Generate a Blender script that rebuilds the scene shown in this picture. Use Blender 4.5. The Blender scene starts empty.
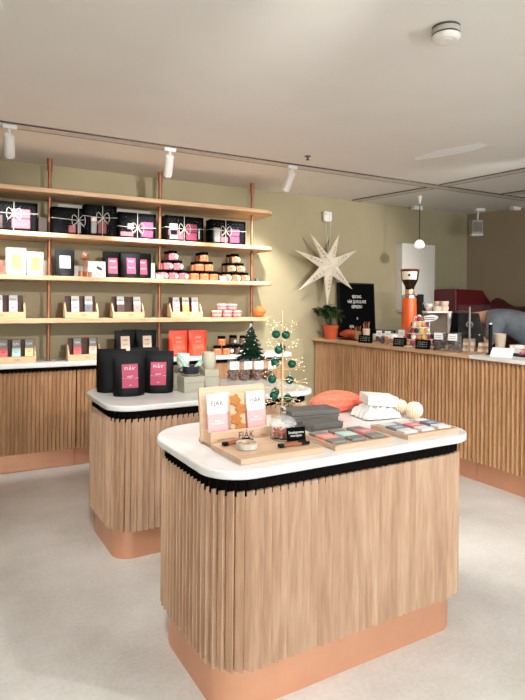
import bpy, math, random
from mathutils import Matrix, Vector
random.seed(7)
PI = math.pi
scene = bpy.context.scene
COL = scene.collection
ROT = .034                                     # the two islands stand turned a little against the wall

# ------------------------------------------------------------------ colours and materials
def lin(h):
    h = h.lstrip('#'); c = [int(h[i:i+2], 16) / 255 for i in (0, 2, 4)]
    return tuple(x / 12.92 if x <= .04045 else ((x + .055) / 1.055) ** 2.4 for x in c) + (1,)
MATS = {}
def mat(name, h, rough=.5, metal=0., var=.06, scale=12., bump=0., trans=0., emit=0., stretch=(1, 1, 1), h2=None, coat=0., ior=1.45, alpha=1., spec=.5):
    if name in MATS: return MATS[name]
    m = bpy.data.materials.new(name); m.use_nodes = True
    nt = m.node_tree; b = nt.nodes['Principled BSDF']
    b.inputs['Roughness'].default_value = rough; b.inputs['Metallic'].default_value = metal
    b.inputs['Transmission Weight'].default_value = trans; b.inputs['IOR'].default_value = ior
    b.inputs['Coat Weight'].default_value = coat; b.inputs['Specular IOR Level'].default_value = spec; b.inputs['Alpha'].default_value = alpha
    tc = nt.nodes.new('ShaderNodeTexCoord'); mp = nt.nodes.new('ShaderNodeMapping'); mp.inputs['Scale'].default_value = stretch
    nz = nt.nodes.new('ShaderNodeTexNoise'); nz.inputs['Scale'].default_value = scale; nz.inputs['Detail'].default_value = 4
    nt.links.new(tc.outputs['Object'], mp.inputs['Vector']); nt.links.new(mp.outputs[0], nz.inputs['Vector'])
    rp = nt.nodes.new('ShaderNodeValToRGB'); c = lin(h)
    if h2: c2 = lin(h2); c1 = c
    else:
        c1 = tuple(x * (1 - var) for x in c[:3]) + (1,); c2 = tuple(min(1, x * (1 + var)) for x in c[:3]) + (1,)
    rp.color_ramp.elements[0].position = .35; rp.color_ramp.elements[1].position = .65
    rp.color_ramp.elements[0].color = c1; rp.color_ramp.elements[1].color = c2
    nt.links.new(nz.outputs[0], rp.inputs[0]); nt.links.new(rp.outputs[0], b.inputs['Base Color'])
    if bump:
        bp = nt.nodes.new('ShaderNodeBump'); bp.inputs['Strength'].default_value = bump; bp.inputs['Distance'].default_value = .01
        nt.links.new(nz.outputs[0], bp.inputs['Height']); nt.links.new(bp.outputs[0], b.inputs['Normal'])
    if emit:
        b.inputs['Emission Color'].default_value = c; b.inputs['Emission Strength'].default_value = emit
    m.diffuse_color = c; MATS[name] = m
    return m
def oak(name, dark, mid, light, axis='Z', tone=False, rough=.55):
    if name in MATS: return MATS[name]
    m = bpy.data.materials.new(name); m.use_nodes = True
    nt = m.node_tree; N = nt.nodes; L = nt.links; b = N['Principled BSDF']; b.inputs['Roughness'].default_value = rough
    tc = N.new('ShaderNodeTexCoord'); mp = N.new('ShaderNodeMapping')
    s = {'X': (.7, 9, 9), 'Y': (9, .7, 9), 'Z': (9, 9, .7)}[axis]; mp.inputs['Scale'].default_value = s
    L.new(tc.outputs['Object'], mp.inputs['Vector'])
    n1 = N.new('ShaderNodeTexNoise'); n1.inputs['Scale'].default_value = 1.; n1.inputs['Detail'].default_value = 3; n1.inputs['Distortion'].default_value = .6
    L.new(mp.outputs[0], n1.inputs['Vector'])
    # cathedral rings: bands of the slow noise
    mul = N.new('ShaderNodeMath'); mul.operation = 'MULTIPLY'; mul.inputs[1].default_value = 24.
    sn = N.new('ShaderNodeMath'); sn.operation = 'SINE'
    L.new(n1.outputs[0], mul.inputs[0]); L.new(mul.outputs[0], sn.inputs[0])
    n2 = N.new('ShaderNodeTexNoise'); n2.inputs['Scale'].default_value = 9.; n2.inputs['Detail'].default_value = 2
    L.new(mp.outputs[0], n2.inputs['Vector'])
    a = N.new('ShaderNodeMath'); a.operation = 'MULTIPLY_ADD'; a.inputs[1].default_value = .16; L.new(sn.outputs[0], a.inputs[0]); L.new(n2.outputs[0], a.inputs[2])
    src = a
    if tone:
        at = N.new('ShaderNodeAttribute'); at.attribute_name = 'tone'
        t = N.new('ShaderNodeMath'); t.operation = 'MULTIPLY_ADD'; t.inputs[1].default_value = .16; L.new(at.outputs['Fac'], t.inputs[0]); L.new(a.outputs[0], t.inputs[2])
        t2 = N.new('ShaderNodeMath'); t2.operation = 'SUBTRACT'; t2.inputs[1].default_value = .08; L.new(t.outputs[0], t2.inputs[0]); src = t2
    rp = N.new('ShaderNodeValToRGB'); e = rp.color_ramp.elements
    e[0].position = .05; e[0].color = lin(dark); e[1].position = .95; e[1].color = lin(light)
    k = e.new(.5); k.color = lin(mid)
    L.new(src.outputs[0], rp.inputs[0]); L.new(rp.outputs[0], b.inputs['Base Color'])
    MATS[name] = m
    return m

OAK_SLAT = oak('oak_slat', '#a88366', '#be9a7d', '#cfae91', 'Z', True)
OAK_WALL = oak('oak_slat_warm', '#936b49', '#b0845e', '#c1976f', 'Z', True)
OAK_X = oak('oak_shelf', '#b98d66', '#d2ab83', '#dfbf99', 'X')
OAK_Y = oak('oak_worktop', '#a9815f', '#c29c78', '#d3b08c', 'Y')
OAK_BOARD = oak('oak_board', '#c39d7e', '#d0af92', '#d8b99d', 'X')
OAK_TRAY = oak('oak_tray', '#c4a078', '#d6b48b', '#e0c29b', 'X')
WALNUT = oak('walnut', '#3b2016', '#54301f', '#6a3f29', 'X')
BLACK_BAND = mat('black_band', '#0c0707', .8, spec=.1)
COPPER = mat('copper', '#e2ab8b', .36, .72, .04, 5., .03)
COPPER_PIPE = mat('copper_pipe', '#a06a4c', .42, .6, .1, 10.)
MARBLE = mat('white_stone', '#e6e4e1', .28, 0, .02, 7., h2='#dcd9d5')
WHITE = mat('white_paint', '#e9e5df', .45, 0, .02)
WHITE_PAPER = mat('white_paper', '#e0ddd8', .8, 0, .02)
CREAM = mat('cream_card', '#ece2cf', .7, 0, .03)
BLACK = mat('black_satin', '#0c0c0e', .5, 0, .15, spec=.2)
BLACK_FOIL = mat('black_foil', '#08090a', .55, 0, .25, 18., .1, spec=.25)
BLACK_MATTE = mat('black_matte', '#070708', .9, 0, .1, spec=.08)
DARK = mat('dark_brown', '#2b1a15', .6)
CHOC = mat('chocolate', '#3c2016', .45, 0, .3, 40.)
RASP = mat('raspberry', '#b1435e', .55, 0, .05)
PINK = mat('pale_pink', '#eda9a8', .6, 0, .05)
PINK2 = mat('rose_pink', '#b8486a', .6, 0, .05)
BEIGE_LABEL = mat('beige_label', '#e4c9b2', .65, 0, .04)
GOLD_LABEL = mat('gold_label', '#cfae66', .65, 0, .08, 30)
ORANGE = mat('orange_foil', '#e8482a', .4, 0, .08, 20, .08)
DKRED = mat('dark_red_foil', '#7c1f1b', .45, 0, .1)
CORAL = mat('coral_pod', '#ef7a5e', .6, 0, .1, 60, .2)
CORAL_BAND = mat('coral_band', '#f0958a', .6, 0, .03)
MINT = mat('mint', '#b9dad4', .6, 0, .03)
YELLOW = mat('pale_yellow', '#ecdca0', .6, 0, .03)
BLUE = mat('slate_blue', '#8592a3', .6, 0, .04)
NAVY = mat('deep_blue', '#6c7b98', .6, 0, .04)
ROSE_BAND = mat('rose_band', '#df8288', .6, 0, .04)
GREY_WRAP = mat('grey_wrap', '#86847e', .7, 0, .06, 40)
GREY_BOX = mat('charcoal_box', '#625f59', .65, 0, .06, 30)
GREY_LABEL = mat('grey_label', '#8a8682', .6, 0, .06, 40)
SAGE = mat('sage_box', '#aca693', .65, 0, .03)
SAGE_CUP = mat('sage_ceramic', '#b7b09b', .4, 0, .03)
MINT_PACK = mat('mint_pack', '#8fb5a0', .55, 0, .2, 45)
BLUEBLACK = mat('blue_black_ceramic', '#20262e', .3, 0, .05)
CERAMIC = mat('speckled_ceramic', '#c9c3b6', .5, 0, .1, 90)
TERRA = mat('terracotta', '#b84a25', .6, 0, .06)
LEAF = mat('leaf_green', '#26401f', .5, 0, .3, 20)
TINSEL = mat('dark_tinsel', '#15301f', .35, .2, .4, 60)
SILVER = mat('silver', '#c9c9c6', .2, .9, .05)
GREEN_BALL = mat('green_bauble_gloss', '#0c5340', .18, .35, .08)
BRASS = mat('brass_wire', '#d9c294', .45, .55, .05)
GLOW_BEAD = mat('tree_light', '#fff0cf', .4, 0, .0, emit=.8)
GINGER = mat('gingerbread', '#b87233', .8, 0, .12, 40)
GLASS = mat('clear_glass', '#ffffff', .03, 0, 0, trans=1., ior=1.2)
CELLO = mat('clear_film', '#f4f2ee', .15, 0, .0, alpha=.07)
WINDOW_FILM = mat('window_film', '#6f7276', .6, 0, .0, alpha=.03, spec=.1)
STRING = mat('white_string', '#cfc8bb', .8)
SPECK = mat('dark_fleck', '#7c2a1c', .8)
LETTER_W = mat('white_print', '#f3efe9', .7, 0, 0)
LETTER_D = mat('dark_print', '#3d3530', .7, 0, 0)
LETTER_G = mat('grey_print', '#635c56', .7, 0, 0)
LETTER_T = mat('burnt_print', '#8a623c', .7, 0, 0)
CANDY_PINK = mat('pink_candy', '#b32a48', .6, 0, 0, 60, h2='#d98f90')
CANDY_ORANGE = mat('orange_candy', '#b9522a', .6, 0, 0, 60, h2='#db8f60')
CANDY_TAN = mat('tan_candy', '#6e4c2c', .6, 0, 0, 60, h2='#c4a277')
CANDY_DARK = mat('dark_candy', '#2c1c15', .6, 0, 0, 55, h2='#8a6848')
GRINDER_ORANGE = mat('grinder_orange', '#e4622a', .28, .1, .03, coat=.4)
SMOKE = mat('smoked_plastic', '#2a1712', .15, 0, .05, alpha=.9)
RED_GLOSS = mat('red_gloss', '#5e1219', .35, 0, .06)
GREY_CLOTH = mat('grey_cloth', '#6c7074', .9, 0, .12, 14, .1)
SKIN = mat('skin', '#b98467', .6, 0, .05)
HAIR = mat('brown_hair', '#2e1c14', .6, 0, .2, 50)
NAVY_CLOTH = mat('dark_cloth', '#16171b', .9, 0, .1)
CUP_PAPER = mat('paper_cup', '#d9c3ad', .7, 0, .04)
KRAFT = mat('kraft_sleeve', '#b8906a', .8, 0, .08)
SPEAKER_GREY = mat('speaker_grey', '#a9a398', .7, 0, .08, 80)
LAMP_GLASS = mat('opal_glass', '#f6ece0', .3, 0, .0, emit=.35)
LAMP_FACE = mat('spot_lens', '#fff3e2', .4, 0, 0, emit=14.)

# ------------------------------------------------------------------ mesh builder
class MB:
    def __init__(s): s.v = []; s.f = []; s.M = Matrix.Identity(4)
    def add(s, vs, fs):
        n = len(s.v); s.v += [tuple(s.M @ Vector(p)) for p in vs]; s.f += [tuple(n + i for i in q) for q in fs]; return s
    def at(s, loc=(0, 0, 0), rz=0, rx=0, ry=0):
        s.M = Matrix.Translation(loc) @ Matrix.Rotation(rz, 4, 'Z') @ Matrix.Rotation(ry, 4, 'Y') @ Matrix.Rotation(rx, 4, 'X'); return s
    def box(s, x0, x1, y0, y1, z0, z1):
        return s.add([(x0, y0, z0), (x1, y0, z0), (x1, y1, z0), (x0, y1, z0), (x0, y0, z1), (x1, y0, z1), (x1, y1, z1), (x0, y1, z1)],
                     [(0, 3, 2, 1), (4, 5, 6, 7), (0, 1, 5, 4), (1, 2, 6, 5), (2, 3, 7, 6), (3, 0, 4, 7)])
    def cbox(s, w, d, h, z=0): return s.box(-w/2, w/2, -d/2, d/2, z, z + h)
    def prism(s, poly, z0, z1):
        n = len(poly)
        return s.add([(x, y, z0) for x, y in poly] + [(x, y, z1) for x, y in poly],
                     [tuple(range(n))[::-1], tuple(range(n, 2*n))] + [(i, (i+1) % n, n + (i+1) % n, n + i) for i in range(n)])
    def lathe(s, prof, n=20, c=(0, 0, 0), cap=True):
        vs = []; fs = []
        for r, z in prof:
            for k in range(n):
                a = 2*PI*k/n; vs.append((c[0] + r*math.cos(a), c[1] + r*math.sin(a), c[2] + z))
        for j in range(len(prof) - 1):
            for k in range(n): fs.append((j*n + k, j*n + (k+1) % n, (j+1)*n + (k+1) % n, (j+1)*n + k))
        if cap:
            if prof[0][0] > 1e-5: fs.append(tuple(range(n))[::-1])
            if prof[-1][0] > 1e-5: fs.append(tuple((len(prof)-1)*n + k for k in range(n)))
        return s.add(vs, fs)
    def cyl(s, r, z0, z1, n=20, c=(0, 0, 0), r2=None): return s.lathe([(r, z0), (r if r2 is None else r2, z1)], n, c)
    def sphere(s, r, c=(0, 0, 0), n=16, sq=1.):
        return s.lathe([(max(r*math.sin(PI*i/n), 1e-6), -r*sq*math.cos(PI*i/n)) for i in range(n+1)], n, c, cap=False)
    def tube(s, pts, r, n=8, closed=False):
        pts = [Vector(p) for p in pts]; m = len(pts); vs = []; fs = []
        rs = r if isinstance(r, (list, tuple)) else [r]*m
        up = None
        for i, p in enumerate(pts):
            a = pts[(i-1) % m] if (i or closed) else p; b = pts[(i+1) % m] if (i < m-1 or closed) else p
            t = (b - a).normalized()
            if up is None:
                up = Vector((0, 0, 1)) if abs(t.z) < .9 else Vector((1, 0, 0))
            x = up.cross(t)
            if x.length < 1e-4: x = Vector((1, 0, 0)).cross(t)
            x.normalize(); y = t.cross(x); up = y.copy()
            for k in range(n):
                an = 2*PI*k/n; vs.append(tuple(p + (x*math.cos(an) + y*math.sin(an))*rs[i]))
        for i in range(m if closed else m - 1):
            j = (i+1) % m
            for k in range(n): fs.append((i*n + k, i*n + (k+1) % n, j*n + (k+1) % n, j*n + k))
        if not closed: fs += [tuple(range(n))[::-1], tuple((m-1)*n + k for k in range(n))]
        return s.add(vs, fs)
    def build(s, name, m, parent=None, loc=None, rz=0., bev=0., smooth=40, seg=2, label=None, sub=0):
        me = bpy.data.meshes.new(name); me.from_pydata(s.v, [], s.f); me.validate(); me.update()
        o = bpy.data.objects.new(name, me); COL.objects.link(o)
        me.materials.append(m)
        me.shade_smooth(); me.set_sharp_from_angle(angle=math.radians(smooth))
        if bev:
            b = o.modifiers.new('bevel', 'BEVEL'); b.width = bev; b.segments = seg; b.limit_method = 'ANGLE'; b.angle_limit = math.radians(40)
        if sub:
            b = o.modifiers.new('sub', 'SUBSURF'); b.levels = sub; b.render_levels = sub
        if parent: o.parent = parent
        if loc is not None: o.location = loc; o.rotation_euler.z = rz
        if label: o['label'] = label
        return o
def tag(o, label, cat, group=None, kind=None):
    o['label'] = label; o['category'] = cat
    if group: o['group'] = group
    if kind: o['kind'] = kind
    return o
def thing(name, label, cat, loc=(0, 0, 0), rz=0., group=None):
    o = bpy.data.objects.new(name, None); COL.objects.link(o); o.empty_display_size = .05
    o.location = loc; o.rotation_euler.z = rz
    return tag(o, label, cat, group)
def dup(o, label=None, loc=None, rz=None, parent=None):
    kids = list(o.children)
    c = o.copy(); COL.objects.link(c)
    if parent: c.parent = parent
    if label: c['label'] = label
    if loc is not None: c.location = loc
    if rz is not None: c.rotation_euler.z = rz
    for k in kids: dup(k, parent=c)
    return c
def struct(name, mb, m, **k):
    o = mb.build(name, m, **k); o['kind'] = 'structure'; return o
def W(x, y, z=0.):                              # a spot on an island, in the island's turned axes
    c, s = math.cos(ROT), math.sin(ROT); return (x*c - y*s, x*s + y*c, z)
def lettering(s, size, m, parent, loc, tilt=0., rz=0., name='lettering', xs=1.):
    """printed words standing upright, reading from -Y"""
    cu = bpy.data.curves.new('print', 'FONT'); cu.body = s; cu.size = size; cu.align_x = 'CENTER'; cu.align_y = 'CENTER'
    cu.extrude = .0002; cu.resolution_u = 2; cu.space_line = .9
    t = bpy.data.objects.new('print', cu); COL.objects.link(t)
    bpy.context.view_layer.update()
    me = bpy.data.meshes.new_from_object(t.evaluated_get(bpy.context.evaluated_depsgraph_get()))
    bpy.data.objects.remove(t); bpy.data.curves.remove(cu)
    me.transform(Matrix.Translation(loc) @ Matrix.Rotation(rz, 4, 'Z') @ Matrix.Rotation(PI/2 - tilt, 4, 'X') @ Matrix.Diagonal((xs, 1, 1, 1)))
    me.materials.clear(); me.materials.append(m)
    o = bpy.data.objects.new(name, me); COL.objects.link(o); o.parent = parent
    return o
def rrect(x0, x1, y0, y1, r0, n=8, corners=(1, 1, 1, 1)):
    """outline, counter-clockwise from the front left; corners: front-left, front-right, back-right, back-left"""
    out = []
    for (cx, cy, a0), on in zip(((x0, y0, PI), (x1, y0, 1.5*PI), (x1, y1, 0), (x0, y1, .5*PI)), corners):
        if not on: out.append((cx, cy)); continue
        r = r0 if on is True or on == 1 else on
        ox = cx + r if cx == x0 else cx - r; oy = cy + r if cy == y0 else cy - r
        for k in range(n + 1):
            a = a0 + .5*PI*k/n; out.append((ox + r*math.cos(a), oy + r*math.sin(a)))
    return out
def slat_body(path, z0, z1, name, m, parent, pitch=.034, depth=.02, ridge=.82, closed=True, inner=.03, step=.011):
    """an upright skin of tapered slats along a plan line; each slat carries its own wood tone"""
    P = [Vector((x, y)) for x, y in path]
    if closed: P = P + [P[0]]
    seg = [(P[i+1] - P[i]).length for i in range(len(P) - 1)]; tot = sum(seg)
    n = max(1, round(tot / pitch)); p = tot / n
    def pt(s, off):
        s = min(max(s, 0), tot - 1e-6); i = 0
        while i < len(seg) - 1 and s > seg[i]: s -= seg[i]; i += 1
        d = (P[i+1] - P[i]).normalized(); nn = Vector((d.y, -d.x)); q = P[i] + d*s + nn*off; return q
    vs = []; fs = []; tones = []
    ring = []
    for i in range(n):
        ring += [(i*p, -.012, i, 1.), ((i + .02)*p, 0., i, .97), ((i + ridge)*p, depth, i, .12), ((i + .88)*p, depth*.9, i, .05), ((i + .92)*p, -.012, i, 0.)]
    if not closed: ring.append((tot, 0., n - 1, 0.))
    k = len(ring)
    for s, o, i, lo in ring:
        a = pt(s, o); b = pt(s, -inner)
        vs += [(a.x, a.y, z0), (a.x, a.y, z1 - step*lo), (b.x, b.y, z0), (b.x, b.y, z1 - step*lo)]  # slanted slat tops shape the toothed edge of that shadow
    tv = [random.random() for _ in range(n)]
    for j in range(k if closed else k - 1):
        a = 4*j; b = 4*((j+1) % k); t = tv[ring[j][2]]
        fs += [(a, b, b+1, a+1), (a+1, b+1, b+3, a+3), (b, a, a+2, b+2), (b+2, a+2, a+3, b+3)]; tones += [t]*4
    mb = MB(); mb.add(vs, fs)
    if not closed:
        mb.f += [(0, 1, 3, 2), (4*(k-1), 4*(k-1)+2, 4*(k-1)+3, 4*(k-1)+1)]; tones += [tv[0], tv[-1]]
    me = bpy.data.meshes.new(name); me.from_pydata(mb.v, [], mb.f); me.update()
    ca = me.color_attributes.new('tone', 'FLOAT_COLOR', 'CORNER')
    for po in me.polygons:
        for li in po.loop_indices: ca.data[li].color = (tones[po.index],)*3 + (1,)
    me.materials.append(m)
    o = bpy.data.objects.new(name, me); COL.objects.link(o); o.parent = parent
    return o

# ------------------------------------------------------------------ camera
f, TH, RO = 558., 1.0765, .0084
R0 = Vector((math.sin(TH), -math.cos(TH), 0)); U0 = Vector((0, 0, 1)); F0 = Vector((math.cos(TH), math.sin(TH), 0))
R1 = R0*math.cos(RO) + U0*math.sin(RO); U1 = -R0*math.sin(RO) + U0*math.cos(RO)
cam = bpy.data.cameras.new('camera'); co = bpy.data.objects.new('camera', cam); COL.objects.link(co)
co.matrix_world = Matrix(((R1.x, U1.x, -F0.x, 0), (R1.y, U1.y, -F0.y, 0), (R1.z, U1.z, -F0.z, 1.5), (0, 0, 0, 1)))
cam.sensor_fit = 'HORIZONTAL'; cam.sensor_width = 36; cam.lens = f/525*36
cam.shift_y = -(350 - 302.4)/525
cam.clip_start = .05
scene.camera = co

# ------------------------------------------------------------------ the room
CZ = 2.8; WY = 5.70
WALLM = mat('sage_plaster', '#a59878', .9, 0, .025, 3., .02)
CEILM = mat('ceiling_paint', '#e9e5dd', .92, 0, .015, 2.)
def floor_mat():
    m = bpy.data.materials.new('polished_concrete'); m.use_nodes = True; MATS['floor'] = m
    nt = m.node_tree; N = nt.nodes; L = nt.links; b = N['Principled BSDF']; b.inputs['Roughness'].default_value = .5
    tc = N.new('ShaderNodeTexCoord')
    n1 = N.new('ShaderNodeTexNoise'); n1.inputs['Scale'].default_value = 1.3; n1.inputs['Detail'].default_value = 8; n1.inputs['Roughness'].default_value = .62
    n2 = N.new('ShaderNodeTexNoise'); n2.inputs['Scale'].default_value = 55; n2.inputs['Detail'].default_value = 3
    for n in (n1, n2): L.new(tc.outputs['Object'], n.inputs['Vector'])
    mx = N.new('ShaderNodeMath'); mx.operation = 'MULTIPLY_ADD'; mx.inputs[1].default_value = .3; L.new(n2.outputs[0], mx.inputs[0]); L.new(n1.outputs[0], mx.inputs[2])
    rp = N.new('ShaderNodeValToRGB'); e = rp.color_ramp.elements
    e[0].position = .42; e[0].color = lin('#b9b4ac'); e[1].position = .85; e[1].color = lin('#dfdcd7')
    L.new(mx.outputs[0], rp.inputs[0]); L.new(rp.outputs[0], b.inputs['Base Color'])
    bp = N.new('ShaderNodeBump'); bp.inputs['Strength'].default_value = .05; L.new(n2.outputs[0], bp.inputs['Height']); L.new(bp.outputs[0], b.inputs['Normal'])
    return m
XL, XR, YF = -2.4, 6.42, -2.6
# right-hand wall runs off at an angle from the corner behind the counter
rw = Vector((.25, -.75)).normalized(); RX, RY = XR + rw.x*8.6, WY + rw.y*8.6
FX = RX
struct('floor', MB().box(XL - .1, RX + .2, YF - .1, WY + .1, -.1, 0), floor_mat())
struct('ceiling', MB().box(XL - .1, RX + .2, YF - .1, WY + .1, CZ, CZ + .1), CEILM)
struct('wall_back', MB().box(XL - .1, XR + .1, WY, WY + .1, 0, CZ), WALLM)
struct('wall_left', MB().box(XL - .1, XL, YF, WY, 0, CZ), WALLM)
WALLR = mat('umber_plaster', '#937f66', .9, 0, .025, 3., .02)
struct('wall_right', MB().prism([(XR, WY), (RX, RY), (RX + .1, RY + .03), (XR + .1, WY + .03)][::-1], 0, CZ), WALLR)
# unseen front wall behind the camera; window openings added to let in soft fill
mb = MB()
for a, b_ in ((XL, -1.9), (1.9, 2.3), (6.2, RX)): mb.box(a, b_, YF - .1, YF, 0, CZ)
for a, b_ in ((-1.9, 1.9), (2.3, 6.2)): mb.box(a, b_, YF - .1, YF, 0, .35); mb.box(a, b_, YF - .1, YF, 2.55, CZ)
struct('wall_front', mb, WALLM)
for n, (a, b_) in enumerate(((-1.9, 1.9), (2.3, 6.2))):
    mb = MB()
    for x in (a, (a + b_)/2 - .03, b_ - .06): mb.box(x, x + .06, YF - .08, YF - .02, .35, 2.55)
    mb.box(a, b_, YF - .08, YF - .02, .35, .41); mb.box(a, b_, YF - .08, YF - .02, 2.49, 2.55)
    struct('window_%d' % (n + 1), mb, BLACK_MATTE)
# streak of reflected light, painted on the ceiling as a thin white shape
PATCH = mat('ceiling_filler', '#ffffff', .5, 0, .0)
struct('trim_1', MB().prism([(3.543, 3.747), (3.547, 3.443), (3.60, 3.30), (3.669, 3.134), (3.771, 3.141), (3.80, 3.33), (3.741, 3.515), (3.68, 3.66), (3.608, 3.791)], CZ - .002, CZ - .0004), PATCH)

# ceiling track and its spotlights
GAPM = mat('shadow_gap', '#5d544c', .9)
def rail(name, label, p0, p1, w=.11):
    p0 = Vector(p0); p1 = Vector(p1); L = (p1 - p0).length; a = math.atan2(p1.y - p0.y, p1.x - p0.x)
    t = thing(name, label, 'light track', (p0.x, p0.y, CZ), a)
    MB().box(0, L, -w/2, w/2, -.010, 0).build('rail', mat('rail_white', '#d2cbc1', .6), t, bev=.002)
    for s in (-1, 1): MB().box(0, L, s*(w/2 + .005) - .005, s*(w/2 + .005) + .005, -.0105, 0).build('shadow_gap', GAPM, t)
    return t
rail('ceiling_track', 'long white ceiling track running past the shelf wall', (-1.2, 4.52, 0), (6.5, 4.52, 0))
rail('ceiling_track', 'white ceiling track crossing over the counter at an angle', (4.37, 5.66, 0), (4.60, 4.60, 0))
rail('ceiling_track', 'near end of the white crossing track, right of the junction', (4.62, 4.44, 0), (4.84, 2.9, 0))
rail('ceiling_track', 'short white ceiling track at the far right corner of the ceiling', (5.75, 3.9, 0), (5.62, 4.44, 0))
def spot(label, loc, target, watt, size=70, blend=.6, col=(1, .995, .98), rad=.04, fixture=True, hang=.075):
    loc = Vector(loc); target = Vector(target); d = (target - loc).normalized()
    t = thing('track_spotlight', label, 'spotlight', (loc.x, loc.y, CZ), 0, 'track spotlights')
    dr = (0, 0, -hang)
    MB().box(-.05, .05, -.018, .018, -.04, -.0105).build('adapter', WHITE, t, bev=.004)
    MB().cyl(.010, -hang - .02, -.038, 10).build('stem', WHITE, t)
    q = Vector((0, 0, 1)).rotation_difference(-d).to_matrix().to_4x4()
    mb = MB(); mb.M = Matrix.Translation(dr) @ q
    mb.lathe([(.030, .0), (.036, -.006), (.036, -.185), (.031, -.185), (.031, -.17)], 24, cap=False); mb.cyl(.03, -.008, 0, 24)
    mb.build('spot_head', WHITE, t)
    mb = MB(); mb.M = Matrix.Translation(dr) @ q; mb.cyl(.031, -.172, -.169, 24); mb.build('lens', LAMP_FACE, t)
    li = bpy.data.lights.new('spot_beam', 'SPOT'); li.energy = watt; li.spot_size = math.radians(size); li.spot_blend = blend; li.color = col; li.shadow_soft_size = rad
    lo = bpy.data.objects.new('spot_beam', li); COL.objects.link(lo); lo.parent = t
    lo.matrix_local = Matrix.Translation(Vector(dr) + d*.20) @ Vector((0, 0, -1)).rotation_difference(d).to_matrix().to_4x4()
    return t

spot('white track spotlight at the left end of the ceiling track', (.30, 4.50, CZ), (.40, 5.60, 1.55), 62, 72, .5)
spot('white track spotlight near the middle shelf post, tilted to the right', (1.53, 4.50, CZ), (1.75, 5.60, 1.5), 62, 72, .5)
spot('white track spotlight near the shelf end, tilted to the left', (2.73, 4.50, CZ), (2.75, 5.60, 1.5), 72, 76, .5)
spot('white track spotlight at the left picture edge, only its bright lens showing', (.185, 4.50, CZ), (.10, 2.9, 1.7), 6, 60)
spot('white track spotlight out of view to the right above the till', (4.75, 2.4, CZ), (3.95, 5.6, 1.7), 85, 62)
spot('white track spotlight over the counter front, out of view behind the camera', (2.0, .7, CZ), (3.65, 3.5, .4), 150, 64)
spot('white track spotlight behind the camera aimed at the front island', (1.90, .62, CZ), (1.2, 2.3, .5), 38, 104, .35)
spot('white track spotlight left of the camera aimed at the front island', (.0, 1.2, CZ), (1.3, 2.3, .6), 18, 85)
spot('white track spotlight left of the camera aimed at the second island', (.3, 1.7, CZ), (1.45, 3.3, .7), 46, 62)
spot('white track spotlight far left lighting the open floor', (-.9, 1.6, CZ), (.2, 2.4, 0), 34, 58)  # unseen lamp, added to brighten the floor on the left
spot('white track spotlight behind the camera aimed at the shelf wall', (1.2, .3, CZ), (1.7, 5.4, 1.75), 210, 40)  # unseen lamp, added as general fill on the shelf fronts

# smoke detector, sprinklers, little ceiling boxes
t = thing('smoke_detector', 'round white smoke detector on the ceiling near the right', 'smoke detector', (1.995, 1.905, CZ))
MB().cyl(.064, -.012, 0, 32).build('mounting_plate', mat('dark_plate', '#4d463f', .7), t)
MB().lathe([(.066, -.012), (.067, -.030), (.064, -.034)], 32).build('base_ring', mat('detector_grey', '#b3ada3', .6), t)
MB().cyl(.0635, -.041, -.034, 32).build('vent_gap', mat('vent_dark', '#3b322c', .8), t)
MB().lathe([(.066, -.041), (.066, -.050), (.058, -.062), (.045, -.066)], 32).build('cover', WHITE, t, bev=.002)
MB().lathe([(.032, -.066), (.032, -.069), (.028, -.0695)], 28).build('test_button', mat('button_white', '#efe9e2', .5), t)
for lab, x, y in (('small dark sprinkler head in the ceiling above the wall track', 2.69, 4.17), ('small dark sprinkler head in the ceiling near the right track', 5.0, 3.55)):
    t = thing('sprinkler_head', lab, 'sprinkler', (x, y, CZ), 0, 'ceiling sprinklers')
    MB().cyl(.028, -.006, 0, 18).build('collar', mat('steel_dark', '#5a524c', .4, .6), t)
    MB().cyl(.008, -.03, -.006, 10).build('nozzle', MATS['steel_dark'], t)
    MB().cyl(.018, -.034, -.03, 14).build('deflector', MATS['steel_dark'], t)
for lab, x, y, w in (('small white box on the ceiling edge above the wall cabinet', 5.35, 5.60, .16), ('small white box on the ceiling edge at the far right wall', 6.48, 4.95, .14)):
    tag(MB().box(-w/2, w/2, -.035, .035, -.045, 0).build('ceiling_box', WHITE, loc=(x, y, CZ), bev=.006), lab, 'junction box')
# round dark ceiling grille at the top left edge
t = thing('ceiling_grille', 'dark round ceiling grille with a white rim at the top left', 'ceiling grille', (-.06, 2.76, CZ))
MB().lathe([(.19, -.012), (.212, -.012), (.212, 0)], 40, cap=False).build('rim', WHITE, t)
MB().cyl(.19, -.006, 0, 40).build('grille', BLACK_MATTE, t)

# ------------------------------------------------------------------ display islands
def island(label, x0, x1, y0, y1, bl, ang=ROT):
    """plan box of the stone top, in the island's own axes; origin at its front-left corner on the floor"""
    c, s = math.cos(ang), math.sin(ang)
    t = thing('display_island', label, 'display island', W(x0, y0), ang, 'slatted display islands')
    w, d = x1 - x0, y1 - y0
    MB().prism(rrect(.050, w - .088, .055, d - .06, .11, 10, (1, 1, 1, bl - .04)), 0, .20).build('plinth', COPPER, t, smooth=30)
    slat_body(rrect(.034, w - .058, .026, d - .03, .14, 12, (1, 1, 1, bl - .02)), .17, .822, 'slatted_body', OAK_SLAT, t, .0345, .018)
    slat_body(rrect(.040, w - .064, .032, d - .038, .13, 12, (1, 1, 1, bl - .02)), .80, .866, 'recess_band', BLACK_BAND, t, .0345, .012, step=0.)  # black band paints in the shadow under the overhanging top
    MB().prism(rrect(0, w, 0, d, .16, 14, (1, 1, 1, bl)), .866, .90).build('countertop', MARBLE, t, bev=.008, seg=3, smooth=30)
    return t
island('front slatted oak island with white top carrying the wire tree', .838, 2.205, 1.735, 2.565, .27)
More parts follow.
